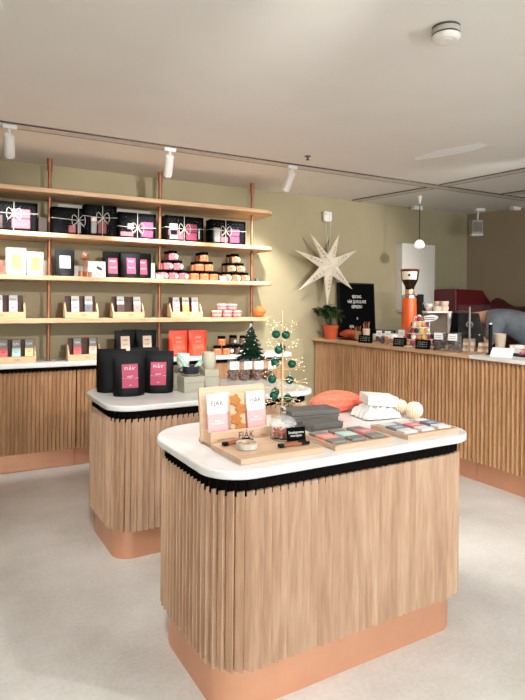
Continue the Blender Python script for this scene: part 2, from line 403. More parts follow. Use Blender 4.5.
island('rear slatted oak island with white top carrying black pouches', .85, 2.30, 3.13, 3.95, .26)

# ------------------------------------------------------------------ cabinets below the shelves
xs = (-.75, -.1, .92, 2.12, 3.13)
for i in range(4):
    lab = ('slatted oak base cabinet cut off by the left picture edge', 'slatted oak base cabinet on the left below the bar stands',
           'slatted oak base cabinet behind the rear island, left of the orange pouches', 'slatted oak base cabinet at the right end below the small jars')[i]
    a, b_ = xs[i], xs[i+1]
    t = thing('base_cabinet', lab, 'cabinet', (a, 5.25, 0), 0, 'slatted base cabinets')
    MB().box(.0, b_ - a - .002, .055, .44, 0, .19).build('plinth', COPPER, t)
    slat_body([(.004, .0), (b_ - a - .004, .0)] + ([(b_ - a - .004, .44)] if i == 3 else []), .165, .875, 'slatted_front', OAK_WALL, t, .034, .014, closed=False)
    MB().box(.004, b_ - a - .04, .034, .44, .19, .9085).build('carcass', BLACK_BAND, t)
tag(MB().prism(rrect(-.9, 3.24, 0, .47, .14, 10, (0, 1, 0, 0)), 0, .038).build('stone_ledge', MARBLE, loc=(0, 5.215, .911), bev=.006), 'long white stone ledge along the shelf wall', 'worktop')

# shelving: four oak boards on copper posts
SZ = {'top': 2.49, 'gift': 2.10, 'pouch': 1.72, 'bar': 1.34}
t = thing('wall_shelving', 'oak wall shelving on copper posts', 'shelving', (0, 5.22, .949))
for z in SZ.values():
    MB().prism(rrect(-.9, 2.985, .0, .475, .16, 10, (0, 1, 0, 0)), z - .949 - .04, z - .949).build('shelf', OAK_X, t, bev=.005)
for x in (.70, 1.745, 2.785):
    p = MB().cyl(.0165, .0, CZ - .949 - .001, 16, (x, .205, 0)).build('post', COPPER_PIPE, t)
    MB().lathe([(.024, -.11), (.024, 0), ], 16, (x, .205, CZ - .949 - .001)).build('collar', COPPER_PIPE, p)
    MB().cyl(.024, 0, .006, 16, (x, .205, 0)).build('foot', COPPER_PIPE, p)

# ------------------------------------------------------------------ stand-up pouches
def pouch(name, label, cat, loc, w, h, d, m, rz=0., group=None, lab=None, words=(), lean=0.):
    """a filled foil bag: lens-shaped foot, flat sealed top. lab: (width, height, centre height, material)"""
    t = thing(name, label, cat, loc, rz, group)
    n = 12; vs = []; fs = []
    zs = [0, .03, .12, .3, .5, .7, .86, .92, 1.]
    def half(q): return d/2*(1 - .93*min(q/.9, 1)) + .002
    for q in zs:
        ww = w/2*(.94 + .06*min(q/.12, 1)); tt = half(q)*(.9 if q == 0 else 1)
        for sgn in (-1, 1):
            for k in range(n + 1):
                u = -1 + 2*k/n
                if sgn > 0: u = -u
                y = sgn*tt*(1 - abs(u)**3.2)
                if sgn > 0 and k in (0, n): y = .001
                vs.append((ww*u, y, h*q))
    r = 2*(n + 1)
    for j in range(len(zs) - 1):
        for k in range(r): fs.append((j*r + k, j*r + (k+1) % r, (j+1)*r + (k+1) % r, (j+1)*r + k))
    fs += [tuple(range(r))[::-1], tuple((len(zs)-1)*r + k for k in range(r))]
    mb = MB(); mb.add(vs, fs); mb.build('bag', m, t, smooth=60)
    MB().box(-w/2*.99, w/2*.99, -.0042, .0042, h*.935, h*.945).build('zip_seal', m, t)
    if lab:
        lw, lh, lz, lm = lab; tilt = math.atan2(d/2*.93, h*.9)
        yy = lambda z: -half(z/h) - .0022
        mb = MB(); z0, z1 = lz - lh/2, lz + lh/2
        mb.add([(-lw/2, yy(z0), z0), (lw/2, yy(z0), z0), (lw/2, yy(z1), z1), (-lw/2, yy(z1), z1),
                (-lw/2, yy(z0) + .004, z0), (lw/2, yy(z0) + .004, z0), (lw/2, yy(z1) + .004, z1), (-lw/2, yy(z1) + .004, z1)],
               [(0, 1, 2, 3), (4, 7, 6, 5), (0, 4, 5, 1), (1, 5, 6, 2), (2, 6, 7, 3), (3, 7, 4, 0)])
        lo = mb.build('label', lm, t)
        for s, size, dz, cm in words:
            lettering(s, size, cm, lo, (0, yy(lz + dz) - .001, lz + dz), -tilt)
    return t
COCOA_WORDS = (('FJÅK', .036, .042, LETTER_W), ('HOT\nCHOCOLATE', .017, -.012, LETTER_W), ('250g', .009, -.057, LETTER_W))
lab = (.1, .147, .128, RASP)
pouch('chocolate_pouch', 'black pouch with raspberry label at the front left of the rear island', 'pouch', W(1.062, 3.50, .9), .205, .285, .11, BLACK_FOIL, ROT - .1, 'black pouches on the rear island', lab, COCOA_WORDS)
pouch('chocolate_pouch', 'black pouch with raspberry label next to the pale green boxes', 'pouch', W(1.27, 3.53, .9), .195, .275, .11, BLACK_FOIL, ROT - .42, 'black pouches on the rear island', lab, COCOA_WORDS)
pouch('chocolate_pouch', 'black pouch half hidden at the left behind the front labelled pouch', 'pouch', W(1.00, 3.69, .9), .19, .285, .10, BLACK_FOIL, ROT - .35, 'black pouches on the rear island')
pouch('chocolate_pouch', 'black pouch standing behind the two labelled ones, only its top showing', 'pouch', W(1.235, 3.715, .9), .20, .285, .09, BLACK_FOIL, ROT - .1, 'black pouches on the rear island')
# on the stone ledge behind
for x, l in ((1.385, 'left'), (1.60, 'right')):
    pouch('coffee_pouch', 'black pouch with beige label on the stone ledge, %s one of the pair' % l, 'pouch', (x, 5.36, .949), .20, .27, .09, BLACK_FOIL, .0, 'black pouches on the ledge', (.085, .14, .145, BEIGE_LABEL),
          (('FJÅK', .024, .03, LETTER_D), ('KAFFE', .014, -.01, LETTER_D)))
pouch('coffee_pouch', 'black pouch with a brown label set back between the two beige-labelled pouches', 'pouch', (1.495, 5.50, .949), .2, .27, .09, BLACK_FOIL, 0, 'black pouches on the ledge', (.06, .12, .15, WALNUT))
for x, l in ((1.925, 'left'), (2.135, 'right')):
    pouch('cocoa_pouch', 'bright orange-red pouch on the stone ledge, %s one of the two' % l, 'pouch', (x, 5.36, .949), .195, .262, .085, ORANGE, -.05, 'orange pouches on the ledge', (.12, .15, .14, mat('orange_label', '#ee5a38', .5)),
          (('FJÅK', .03, .045, LETTER_W), ('KAKAO\nPULVER', .016, .0, LETTER_W), ('200g', .009, -.05, LETTER_W)))
pouch('cocoa_pouch', 'dark red pouch standing behind the gap of the orange pouches', 'pouch', (2.03, 5.52, .949), .2, .26, .08, DKRED, 0., 'orange pouches on the ledge')
# third shelf: white, grey and black pouches
Z3 = 1.72
tag_x = (.06, .09, .10, GOLD_LABEL)
pouch('nut_pouch', 'taller white pouch with a gold label near the left edge, third shelf', 'pouch', (.418, 5.35, Z3), .165, .245, .08, WHITE_PAPER, .04, 'white pouches on the third shelf', (.085, .13, .12, GOLD_LABEL), (('FJÅK', .02, .03, LETTER_T),))
pouch('nut_pouch', 'shorter white pouch with a gold label beside the left shelf post', 'pouch', (.575, 5.36, Z3), .138, .215, .07, WHITE_PAPER, .04, 'white pouches on the third shelf', (.075, .12, .11, GOLD_LABEL), (('FJÅK', .018, .03, LETTER_T),))
pouch('granola_pouch', 'dark grey pouch with a pale square label, right of the left post', 'pouch', (.83, 5.38, Z3), .175, .25, .08, mat('grey_foil', '#1f2124', .4, 0, .3, 14, .15, spec=.3), .05, None, (.095, .115, .135, CREAM), (('FJÅK', .02, .03, LETTER_D),))
for x, y, l, g in ((1.275, 5.42, 'leftmost of the three black pouches on the third shelf', -.05), (1.43, 5.34, 'middle and foremost of the three black pouches on the third shelf', 0), (1.565, 5.42, 'rightmost of the three black pouches on the third shelf', .05)):
    pouch('truffle_pouch', l + ', with a pink label', 'pouch', (x, y, Z3), .19, .255, .08, BLACK_FOIL, g, 'black pouches on the third shelf', (.085, .15, .12, PINK2 if y < 5.4 else RASP), (('FJÅK', .028, .04, LETTER_W), ('DRAGÉ', .02, -.02, LETTER_W)))
t = thing('chocolate_box', 'brown patterned chocolate box at the far left of the third shelf', 'box', (.27, 5.36, Z3))
MB().cbox(.13, .05, .13).build('carton', mat('brown_print', '#6d4638', .6, 0, .0, 30, h2='#9c7462'), t, bev=.003)
MB().box(-.045, .045, -.0262, -.025, .03, .1).build('label', mat('brown_label', '#8b5f4d', .6), t)
for x, y, w, h, l in ((.69, 5.50, .07, .15, 'narrow white carton partly hidden by the left shelf post'), (1.66, 5.47, .085, .165, 'plain cream carton beside the middle shelf post'), (.97, 5.56, .19, .115, 'low white carton set back behind the copper stand')):
    tag(MB().cbox(w, .05, h).build('carton', WHITE_PAPER if y > 5.5 else CREAM, loc=(x, y, Z3), bev=.002), l, 'box', 'plain cartons on the third shelf')
t = thing('copper_stand', 'small copper stand with a pink ball on top, third shelf', 'ornament', (1.0, 5.32, Z3))
for k in range(5):
    MB().cyl(.021, 0, .05, 14, (.043*math.cos(k*1.2566), .043*math.sin(k*1.2566), 0)).build('foot', COPPER_PIPE, t, bev=.004)
MB().cyl(.026, 0, .055, 16).build('hub', COPPER_PIPE, t)
MB().cyl(.009, .055, .165, 12).build('stem', COPPER_PIPE, t)
MB().lathe([(.01, .155), (.045, .165), (.047, .172), (.03, .178)], 20).build('dish', COPPER_PIPE, t)
MB().sphere(.032, (0, 0, .208), 16).build('ball', mat('rose_ball', '#d9a593', .35, .4), t)
t = thing('picture_card', 'white card with a dark cocoa bean drawing, leaning on the third shelf', 'card', (1.105, 5.31, Z3))
mb = MB().at(rx=-.12); mb.box(-.08, .08, -.003, .003, 0, .15); mb.build('card', WHITE_PAPER, t)
mb = MB().at((.028, 0, 0), rx=-.12)
mb.M = Matrix.Rotation(-.12, 4, 'X') @ Matrix.Translation((.025, -.0035, .085)) @ Matrix.Rotation(.5, 4, 'Y')
mb.add([(.032*math.cos(a), 0, .016*math.sin(a)) for a in [2*PI*k/18 for k in range(18)]] + [(.032*math.cos(a), .001, .016*math.sin(a)) for a in [2*PI*k/18 for k in range(18)]],
       [tuple(range(18)), tuple(range(18, 36))[::-1]] + [(i, i+18, (i+1) % 18 + 18, (i+1) % 18) for i in range(18)])
mb.build('bean_drawing', CHOC, t)
mb = MB(); mb.M = Matrix.Rotation(-.12, 4, 'X') @ Matrix.Translation((.02, -.0035, .03)) @ Matrix.Rotation(.3, 4, 'Y'); mb.box(-.035, .035, 0, .001, -.004, .004); mb.build('stem_drawing', CHOC, t)
tag(MB().at(rz=.2).box(-.035, .035, -.03, .03, 0, .012).box(-.02, .03, -.02, .025, .012, .04).build('sample_tin', SILVER, loc=(2.80, 5.32, Z3), bev=.004), 'small silver tin beside the right shelf post, third shelf', 'tin')
# ------------------------------------------------------------------ gift boxes on the second shelf
Z2 = 2.10
def gift(label, x0, x1, h, y=5.30, win=None, bow=.5, rz=0., d=.13, content=0, bowz=.6):
    w = x1 - x0; h *= .95
    t = thing('gift_box', label, 'gift box', ((x0 + x1)/2, y + d/2, Z2), rz, 'black gift boxes on the second shelf')
    fr = .022; mb = MB()
    mb.box(-w/2, w/2, d/2 - .004, d/2, 0, h)
    for a in ((-w/2, -w/2 + .003), (w/2 - .003, w/2)): mb.box(a[0], a[1], -d/2, d/2, 0, h)
    mb.box(-w/2, w/2, -d/2, d/2, 0, .003); mb.box(-w/2, w/2, -d/2, d/2, h - .003, h)
    mb.box(-w/2, -w/2 + fr, -d/2, -d/2 + .003, 0, h); mb.box(w/2 - fr, w/2, -d/2, -d/2 + .003, 0, h)
    mb.box(-w/2, w/2, -d/2, -d/2 + .003, 0, fr); mb.box(-w/2, w/2, -d/2, -d/2 + .003, h - fr*1.3, h)
    mb.build('box', mat('box_black', '#060607', .9, 0, .1, spec=.1), t)
    MB().box(-w/2 + fr, w/2 - fr, -d/2 + .0005, -d/2 + .0015, fr, h - fr*1.3).build('window', WINDOW_FILM, t)
    for (cx, cz, ww, hh, m) in win or ():
        MB().box(cx - ww/2, cx + ww/2, -d/2 + .012, -d/2 + .05, cz, cz + hh).build('gift_content', m, t, bev=.006)
    # string tied both ways with a bow
    bx = w*(bow - .5); zz = h*bowz; e = d/2 + .003
    mb = MB(); mb.tube([(bx, -e, 0.002), (bx, -e, h + .002), (bx, d/2, h + .002)], .0023, 6)
    mb.tube([(-w/2 - .003, d/2, zz + .015), (-w/2 - .003, -e, zz + .01), (bx, -e - .002, zz), (w/2 + .003, -e, zz + .01), (w/2 + .003, d/2, zz + .015)], .0023, 6)
    mb.build('string', STRING, t)
    mb = MB()
    for sg in (-1, 1):
        mb.tube([(bx + sg*.06*math.sin(PI*k/8)*(1.0), -e - .006 - .006*math.sin(PI*k/8), zz + .05*math.sin(2*PI*k/8) + .03*k/8*0) for k in range(9)], .0022, 6)
        mb.tube([(bx, -e - .006, zz), (bx + sg*.035, -e - .008, zz - .035), (bx + sg*.05, -e - .006, zz - .06)], .002, 6)
    mb.build('bow', STRING, t)
    return t
WP = WHITE_PAPER
GP1 = mat('gift_pink', '#b4666f', .7); GP2 = mat('gift_rose', '#9c3c5c', .7); GWH = mat('gift_white', '#aaa39c', .8)
gift('black gift box with window and large white bow at the left picture edge', .02, .585, .272, win=[(-.19, .02, .12, .1, GP1), (-.19, .122, .12, .06, GWH), (-.04, .02, .09, .12, CHOC), (.15, .03, .15, .085, GP1), (.15, .12, .15, .08, GP1)], bow=.66)
gift('black gift box turned sideways right of the left post with a pink ornament', .705, .985, .26, win=[(.04, .02, .06, .07, GP1), (.1, .02, .03, .1, GWH)], bow=.82, bowz=.55)
gift('tallest black gift box between the left and middle posts', .99, 1.285, .308, win=[(-.06, .03, .05, .11, GWH), (.015, .03, .08, .12, DKRED), (-.06, .14, .05, .04, CREAM)], bow=.55)
gift('black gift box with pink packs just left of the middle post', 1.30, 1.665, .262, win=[(-.1, .02, .13, .045, GP1), (-.06, .09, .07, .06, SILVER), (.1, .02, .12, .07, GP2), (.1, .1, .12, .07, GP2)], bow=.5, bowz=.42)
gift('black gift box with white and pink packs just right of the middle post', 1.765, 2.165, .27, win=[(-.11, .02, .08, .16, GWH), (-.04, .02, .06, .08, GP1), (-.11, .06, .1, .06, GP1), (.08, .02, .11, .08, GP2), (.08, .105, .11, .08, GP2), (.16, .03, .02, .12, SILVER)], bow=.48, bowz=.5)
gift('black gift box with pink packs at the right end of the shelf', 2.245, 2.645, .265, win=[(-.12, .02, .07, .15, GWH), (-.04, .02, .08, .06, GP1), (.08, .02, .11, .07, GP2), (.08, .095, .11, .07, GP2)], bow=.42, bowz=.55)
tag(MB().cbox(.075, .2, .145).build('carton', DARK, loc=(.632, 5.42, Z2), bev=.004), 'small dark brown carton between the left gift box and the post', 'box')
for x0, x1, y, l in ((.79, 1.03, 5.56, 'flat grey lid standing behind the sideways gift box'), (1.30, 1.68, 5.56, 'flat grey lid standing behind the gift box left of the middle post')):
    tag(MB().box(-(x1-x0)/2, (x1-x0)/2, -.02, .02, 0, .315).build('box_lid', mat('grey_lid', '#b5aea2', .7), loc=((x0+x1)/2, y, Z2), bev=.003), l, 'box lid')
# ------------------------------------------------------------------ candy jars in pyramids, third shelf
def jar(label, loc, group, candy, w=.095, h=.082, round_label=True, n=6, rz=0., cap=BLACK_MATTE):
    t = thing('candy_jar', label, 'jar', loc, rz, group)
    MB().lathe([(w*.46, .001), (w*.5, .012), (w*.5, h*.66), (w*.44, h*.72)], n).build('jar', candy, t, smooth=30, bev=.003)
    MB().cyl(w*.46, h*.72, h, 14).build('lid', cap, t)
    if round_label:
        mb = MB(); mb.M = Matrix.Translation((0.006, -w*.5, h*.36)) @ Matrix.Rotation(PI/2, 4, 'X'); mb.cyl(w*.22, -.006, .003, 16)
        mb.build('label', WP, t)
    return t
PY = ((1.855, CANDY_PINK, 'pink'), (2.19, CANDY_ORANGE, 'orange'), (2.545, CANDY_TAN, 'tan'))
for cx, cm, cn in PY:
    for row, (nn, rn) in enumerate(((3, 'bottom'), (2, 'middle'), (1, 'top'))):
        for k in range(nn):
            pos = {3: ('left', 'centre', 'right'), 2: ('left', 'right'), 1: ('single',)}[nn][k]
            jar('jar of %s candies, %s jar in the %s row of its pyramid' % (cn, pos, rn), (cx + (k - (nn-1)/2)*.106, 5.34 + .006*row, Z3 + row*.0965), 'candy jar pyramids on the third shelf', cm, .10, .096, cn != 'orange', 6, PI/6)
            jar('jar of %s candies behind the %s jar of the %s row' % (cn, pos, rn), (cx + (k - (nn-1)/2)*.106, 5.45 + .006*row, Z3 + row*.0965), 'candy jar pyramids on the third shelf', cm, .10, .096, False, 6, PI/6)
for x, l in ((1.70, 'pink'), (2.375, 'tan')):
    t = thing('price_tag', 'small grey price tag in front of the %s candy jars' % l, 'price tag', (x, 5.262, Z3))
    mb = MB().at(rx=-.3); mb.box(-.04, .04, -.003, .003, .0, .05); mb.build('plate', GREY_LABEL, t)
    mb = MB().at(rx=-.3)
    for k in range(3): mb.box(-.03, .028 - .006*k, -.0036, -.003, .012 + k*.011, .015 + k*.011)
    mb.build('print', LETTER_W, t)
# fourth shelf: round candy tins
Z4 = 1.34
for row, xs_ in enumerate(((2.325, 2.44, 2.552), (2.383, 2.497))):
    for k, x in enumerate(xs_):
        t = thing('candy_tin', 'small pink-red tub with clear lid, %s of the %s row' % ((('left', 'middle', 'right') if row == 0 else ('left', 'right'))[k], ('lower', 'upper')[row]), 'tub', (x, 5.31, Z4 + row*.0705), 0, 'pink tubs on the fourth shelf')
        MB().lathe([(.042, 0), (.051, .05), (.053, .056)], 22).build('tub', mat('tub_red', '#c9574f', .4, 0, .1, 40, h2='#dd8a80'), t)
        MB().lathe([(.055, .056), (.055, .064), (.05, .07)], 22).build('lid', mat('tub_lid', '#f0dcd2', .3), t)
        MB().lathe([(.0475, .018), (.0515, .042)], 22, cap=False).build('label', PINK, t)
t = thing('cocoa_pod', 'small ribbed orange cocoa pod at the right end of the fourth shelf', 'cocoa pod', (2.845, 5.33, Z4 + .06))
def pod(name, m, L, R, t, ribs=10, amp=.09, tip=.25, n=60, rings=22):
    vs = []; fs = []
    for i in range(rings + 1):
        q = i/rings; x = (q - .5)*L; r = R*max(math.sin(PI*min(q*1.06, 1))**.62, 1e-4)*(1 - tip*q*q)
        for k in range(n):
            a = 2*PI*k/n; rr = r*(1 + amp*(abs(math.cos(ribs*a/2)) - .5)); vs.append((x, rr*math.cos(a), rr*math.sin(a)))
    for i in range(rings):
        for k in range(n): fs.append((i*n + k, i*n + (k+1) % n, (i+1)*n + (k+1) % n, (i+1)*n + k))
    fs += [tuple(range(n)), tuple(rings*n + k for k in range(n))[::-1]]
    return MB().add(vs, fs).build(name, m, t, smooth=70)
pod('husk', mat('orange_pod', '#e37a35', .6, 0, .2, 20), .15, .062, t)
# ------------------------------------------------------------------ stands with chocolate bars
BARC = 'chocolate bars in the oak stands'
def bar_stand(label, x0, x1, z, bars, y=5.30, where=''):
    """bars: (offset, top material, band material, bottom material)"""
    w = x1 - x0; cx = (x0 + x1)/2
    t = thing('bar_stand', label, 'display stand', (cx, y, z), 0, 'oak chocolate bar stands')
    MB().box(-w/2, w/2, 0, .012, 0, .058).build('front_lip', OAK_TRAY, t, bev=.002)
    lettering('FJÅK', .022, LETTER_T, t, (0.02, -.0006, .03))
    MB().box(-w/2, w/2, .012, .12, 0, .01).build('base', OAK_TRAY, t)
    MB().prism([(0, 0), (.108, 0), (.108, .12), (.06, .12), (.0, .075)], 0, .014)
    for sx in (-w/2, w/2 - .014):
        mb = MB(); mb.M = Matrix(((0, 0, 1, sx), (1, 0, 0, .012), (0, 1, 0, 0), (0, 0, 0, 1))); mb.prism([(0, .0), (.108, .0), (.108, .145), (.06, .145), (.0, .06)], 0, .014)
        mb.build('side', OAK_TRAY, t)
    MB().box(-w/2 + .014, w/2 - .014, .108, .12, .01, .205).build('back_panel', WALNUT, t)
    for k, (ox, m1, m2, m3) in enumerate(bars):
        b = thing('chocolate_bar', where % (('leftmost', 'second', 'third')[k] if len(bars) == 3 else ('left', 'right')[k]), 'chocolate bar', (cx + ox, y + .03, z + .0115), 0, BARC)
        def slab(nm, m, z0, z1, dx=0., dy=0.):
            mb = MB().at(rx=-.16); mb.box(-.034 - dx, .034 + dx, -.007 - dy, .007 + dy, z0, z1); return mb.build(nm, m, b, bev=.002)
        slab('wrapper', m1, 0.002, .195); slab('band', m2, .045, .12, .0008, .0008); slab('foot_band', m3, 0.002, .022, .0006, .0006)
        lo = lettering('FJÅK', .026, LETTER_W if m1 is GREY_LABEL else LETTER_G, b, (0, .0155, .155), .16)
        lettering('MELK', .012, LETTER_D if m2 is not PINK2 else LETTER_W, b, (0, .004, .085), .16)
GL = GREY_LABEL
LBL = mat('pale_grey', '#b7b7b9', .6); MIDG = mat('mid_grey', '#6f7076', .6); CARM = mat('coral_label', '#e06a6a', .6); DG = mat('deep_grey', '#4c4a48', .6)
bar_stand('oak stand with white bars at the left edge of the fourth shelf', .06, .495, Z4, [(.0, WP, LBL, WP), (.12, WP, LBL, WP)], where='%s white bar in the leftmost fourth shelf stand')
bar_stand('oak stand with two white bars right of the left post, fourth shelf', .825, 1.125, Z4, [(-.055, WP, LBL, WP), (.065, WP, MIDG, WP)], where='%s white bar in the stand right of the left post')
bar_stand('oak stand with white and brown bars left of the middle post, fourth shelf', 1.255, 1.56, Z4, [(-.07, WP, mat('mocha', '#5f4a42', .6), WP), (.09, WP, mat('rosy_taupe', '#b29a92', .6), WP)], where='%s white bar in the stand left of the middle post')
bar_stand('oak stand with pastel bars right of the middle post, fourth shelf', 1.827, 2.166, Z4, [(-.10, WP, PINK, WP), (.0, CREAM, GOLD_LABEL, CREAM), (.10, WP, PINK, WP)], where='%s bar in the stand right of the middle post')
bar_stand('oak stand with grey bars at the left end of the stone ledge', .235, .585, .949, [(-.09, GL, CARM, DG), (.015, GL, MINT, DG), (.12, GL, YELLOW, DG)], where='%s grey bar in the leftmost ledge stand')
bar_stand('oak stand with two grey bars on the ledge beside the black pouches', .855, 1.15, .949, [(-.06, GL, CARM, DG), (.08, GL, BEIGE_LABEL, DG)], where='%s grey bar in the ledge stand beside the black pouches')
# small jars at the right of the ledge
LJ = 'small candy jars on the ledge'
for x, y, z, cm, l in ((2.335, 5.31, 0, CANDY_ORANGE, 'orange candy jar at the far left of the bottom row on the ledge'), (2.435, 5.31, 0, CANDY_ORANGE, 'second orange candy jar in the bottom row on the ledge'),
        (2.385, 5.32, 1, CANDY_ORANGE, 'orange candy jar standing on top of the two orange ones'), (2.52, 5.40, 0, CANDY_DARK, 'dark candy jar set back right of the orange ones'),
        (2.585, 5.30, 0, CANDY_DARK, 'dark candy jar with white label, front middle of the ledge group'), (2.685, 5.32, 0, CANDY_DARK, 'dark candy jar at the right end of the bottom row'),
        (2.565, 5.42, 1, CANDY_DARK, 'dark candy jar in the upper row, left of two'), (2.64, 5.32, 1, CANDY_DARK, 'dark candy jar in the upper row, right of two')):
    if z and y > 5.4: jar('dark candy jar at the back carrying the upper left jar', (x + .055, y, .949), LJ, cm, .088, .098, False, 16)
    jar(l, (x, y, .949 + z*.0985), LJ, cm, .088, .098, cm is CANDY_DARK, 16)

# ------------------------------------------------------------------ rear island: boxes, crockery, gift bags, little tree
IZ = .90
def I2(x, y, z=0.): return W(x, y, IZ + z)
SB = 'pale green boxes on the rear island'
def sage(label, x, y, w, d, h, z=0, rz=0.):
    t = thing('gift_carton', label, 'box', I2(x, y, z), ROT + rz, SB)
    MB().cbox(w, d, h*.62).build('box_base', SAGE, t, bev=.002)
    MB().cbox(w + .003, d + .003, h*.38 - .001, h*.62 + .001).build('lid', SAGE, t, bev=.002)
    return t
sage('pale green box at the front, under the dark cup', 1.475, 3.47, .145, .12, .106)
sage('pale green box on the left, half hidden behind the front box', 1.398, 3.602, .058, .12, .112, rz=.05)
sage('pale green box farthest left beside the black pouch', 1.385, 3.735, .07, .11, .125, rz=.02)
sage('tall pale green box under the pale cup on the right', 1.642, 3.55, .105, .11, .135)
sage('pale green box at the back under the white pot', 1.495, 3.66, .09, .10, .15)
t = thing('saucer', 'pale green saucer under the dark cup', 'saucer', I2(1.475, 3.47, .1065), ROT)
MB().lathe([(.035, 0), (.058, .008), (.062, .014), (.058, .0145), (.03, .006)], 28).build('dish', SAGE_CUP, t)
t = thing('cup', 'blue-black handled cup on the front pale green box', 'cup', I2(1.475, 3.47, .1135), ROT)
MB().lathe([(.045, 0), (.056, .02), (.058, .056), (.055, .056), (.052, .02), (.03, .006)], 28).build('bowl', BLUEBLACK, t)
MB().tube([(-.055, 0, .048), (-.08, 0, .045), (-.085, 0, .028), (-.07, 0, .016), (-.05, 0, .016)], .006, 8).build('handle', BLUEBLACK, t)
t = thing('cup', 'tall pale green cup on the right-hand box', 'cup', I2(1.642, 3.55, .136), ROT)
MB().lathe([(.037, 0), (.04, .012), (.046, .02), (.05, .06), (.05, .115), (.0465, .115), (.046, .06), (.03, .01)], 28).build('body', SAGE_CUP, t)
t = thing('cup', 'whitish cup at the back left of the pale green boxes', 'cup', I2(1.495, 3.66, .151), ROT)
MB().lathe([(.034, 0), (.044, .02), (.047, .085), (.044, .085), (.04, .02), (.02, .01)], 26).build('body', WHITE, t)
def packet(label, p0, p1, w):
    p0 = Vector(I2(*p0)); p1 = Vector(I2(*p1)); d = p1 - p0; L = d.length
    t = thing('tea_packet', label, 'packet', p0, 0, 'mint packets in the dark cup')
    x = d.normalized(); y = Vector((.45, -.85, .25)); y = (y - x*y.dot(x)).normalized(); z = x.cross(y)
    M = Matrix(((x.x, z.x, y.x, 0), (x.y, z.y, y.y, 0), (x.z, z.z, y.z, 0), (0, 0, 0, 1)))
    mb = MB(); mb.M = M; mb.box(0, L, -w/2, w/2, -.005, .005); mb.build('sleeve', MINT_PACK, t, bev=.002)
    mb = MB(); mb.M = M
    for k in range(6): mb.box(L*(.2 + .11*k), L*(.24 + .11*k), -w*.38, w*.38, .005, .0056)
    mb.build('print', mat('pale_green_print', '#cfe0d0', .6), t)
packet('long mint packet leaning left out of the dark cup', (1.475, 3.47, .122), (1.385, 3.475, .245), .036)
packet('short mint packet leaning right in the dark cup', (1.49, 3.48, .122), (1.56, 3.49, .20), .034)
GB = 'clear gift bags on the rear island'
for k, (x, y, l) in enumerate(((1.955, 3.80, 'leftmost clear bag of chocolate clusters with white label'), (2.045, 3.77, 'second clear bag of clusters from the left with white label'),
                               (2.135, 3.74, 'third clear bag of clusters from the left with white label'), (2.225, 3.71, 'rightmost clear bag of clusters, partly behind the wire tree'))):
    t = thing('gift_bag', l, 'gift bag', I2(x, y), ROT + .25*(k % 2) - .1, GB)
    mb = MB()
    for j in range(34):
        mb.M = Matrix.Translation((random.uniform(-.028, .028), random.uniform(-.024, .024), random.uniform(.018, .075))) @ Matrix.Rotation(random.random()*6, 4, 'X') @ Matrix.Rotation(random.random()*6, 4, 'Y')
        mb.sphere(random.uniform(.016, .024), (0, 0, 0), 7, .7)
    mb.build('chocolate_clusters', mat('cluster', '#2c1812', .5, 0, 0, 40, h2='#80563c') , t)['kind'] = 'stuff'
    MB().lathe([(.001, .001), (.040, .002), (.044, .03), (.044, .085), (.042, .115), (.040, .16)], 14, cap=False).build('clear_wrap', CELLO, t)
    MB().box(-.038, .038, -.047, -.045, .088, .15).build('label', WP, t, bev=.001)
    mb = MB()
    for q in range(3): mb.box(-.022 + q*.003, .022 - q*.003, -.0478, -.047, .112 + q*.012, .115 + q*.012)
    mb.build('print', LETTER_G, t)
t = thing('tinsel_tree', 'small dark green tinsel christmas tree with silver beads', 'christmas tree', I2(2.17, 3.895), ROT)
MB().lathe([(.035, 0), (.035, .01), (.012, .014), (.010, .20)], 16).build('stand', WALNUT, t)
mb = MB(); bd = MB()
for tier in range(7):
    z = .165 + tier*.034; r = .132*(1 - tier/8.2); n = 16
    for k in range(n):
        a = 2*PI*(k + .5*(tier % 2))/n; c_, s_ = math.cos(a), math.sin(a); px, py = -s_, c_
        tipx, tipy, tipz = r*c_, r*s_, z - .012
        w = .022*(1 - tier/10)
        mb.add([(0, 0, z + .05), (c_*r*.55 + px*w, s_*r*.55 + py*w, z + .012), (tipx, tipy, tipz), (c_*r*.55 - px*w, s_*r*.55 - py*w, z + .012), (c_*r*.5, s_*r*.5, z - .012)],
               [(0, 1, 4), (1, 2, 4), (2, 3, 4), (3, 0, 4), (0, 3, 2, 1)])
        if k % 4 == tier % 4: bd.sphere(.007, (tipx*.97, tipy*.97, tipz + .012), 8)
mb.lathe([(.05, .155), (.001, .41)], 10); mb.build('foliage', TINSEL, t, smooth=10); bd.build('beads', SILVER, t)
mb = MB()
for k in range(5):
    a = PI/2 + 2*PI*k/5; b1 = a + PI/5; b0 = a - PI/5
    mb.add([(0, -.006, .412), (0, .006, .412), (.028*math.cos(a), 0, .412 + .028*math.sin(a)), (.012*math.cos(b0), 0, .412 + .012*math.sin(b0)), (.012*math.cos(b1), 0, .412 + .012*math.sin(b1))], [(0, 3, 2), (0, 2, 4), (1, 2, 3), (1, 4, 2)])
mb.build('star', SILVER, t)

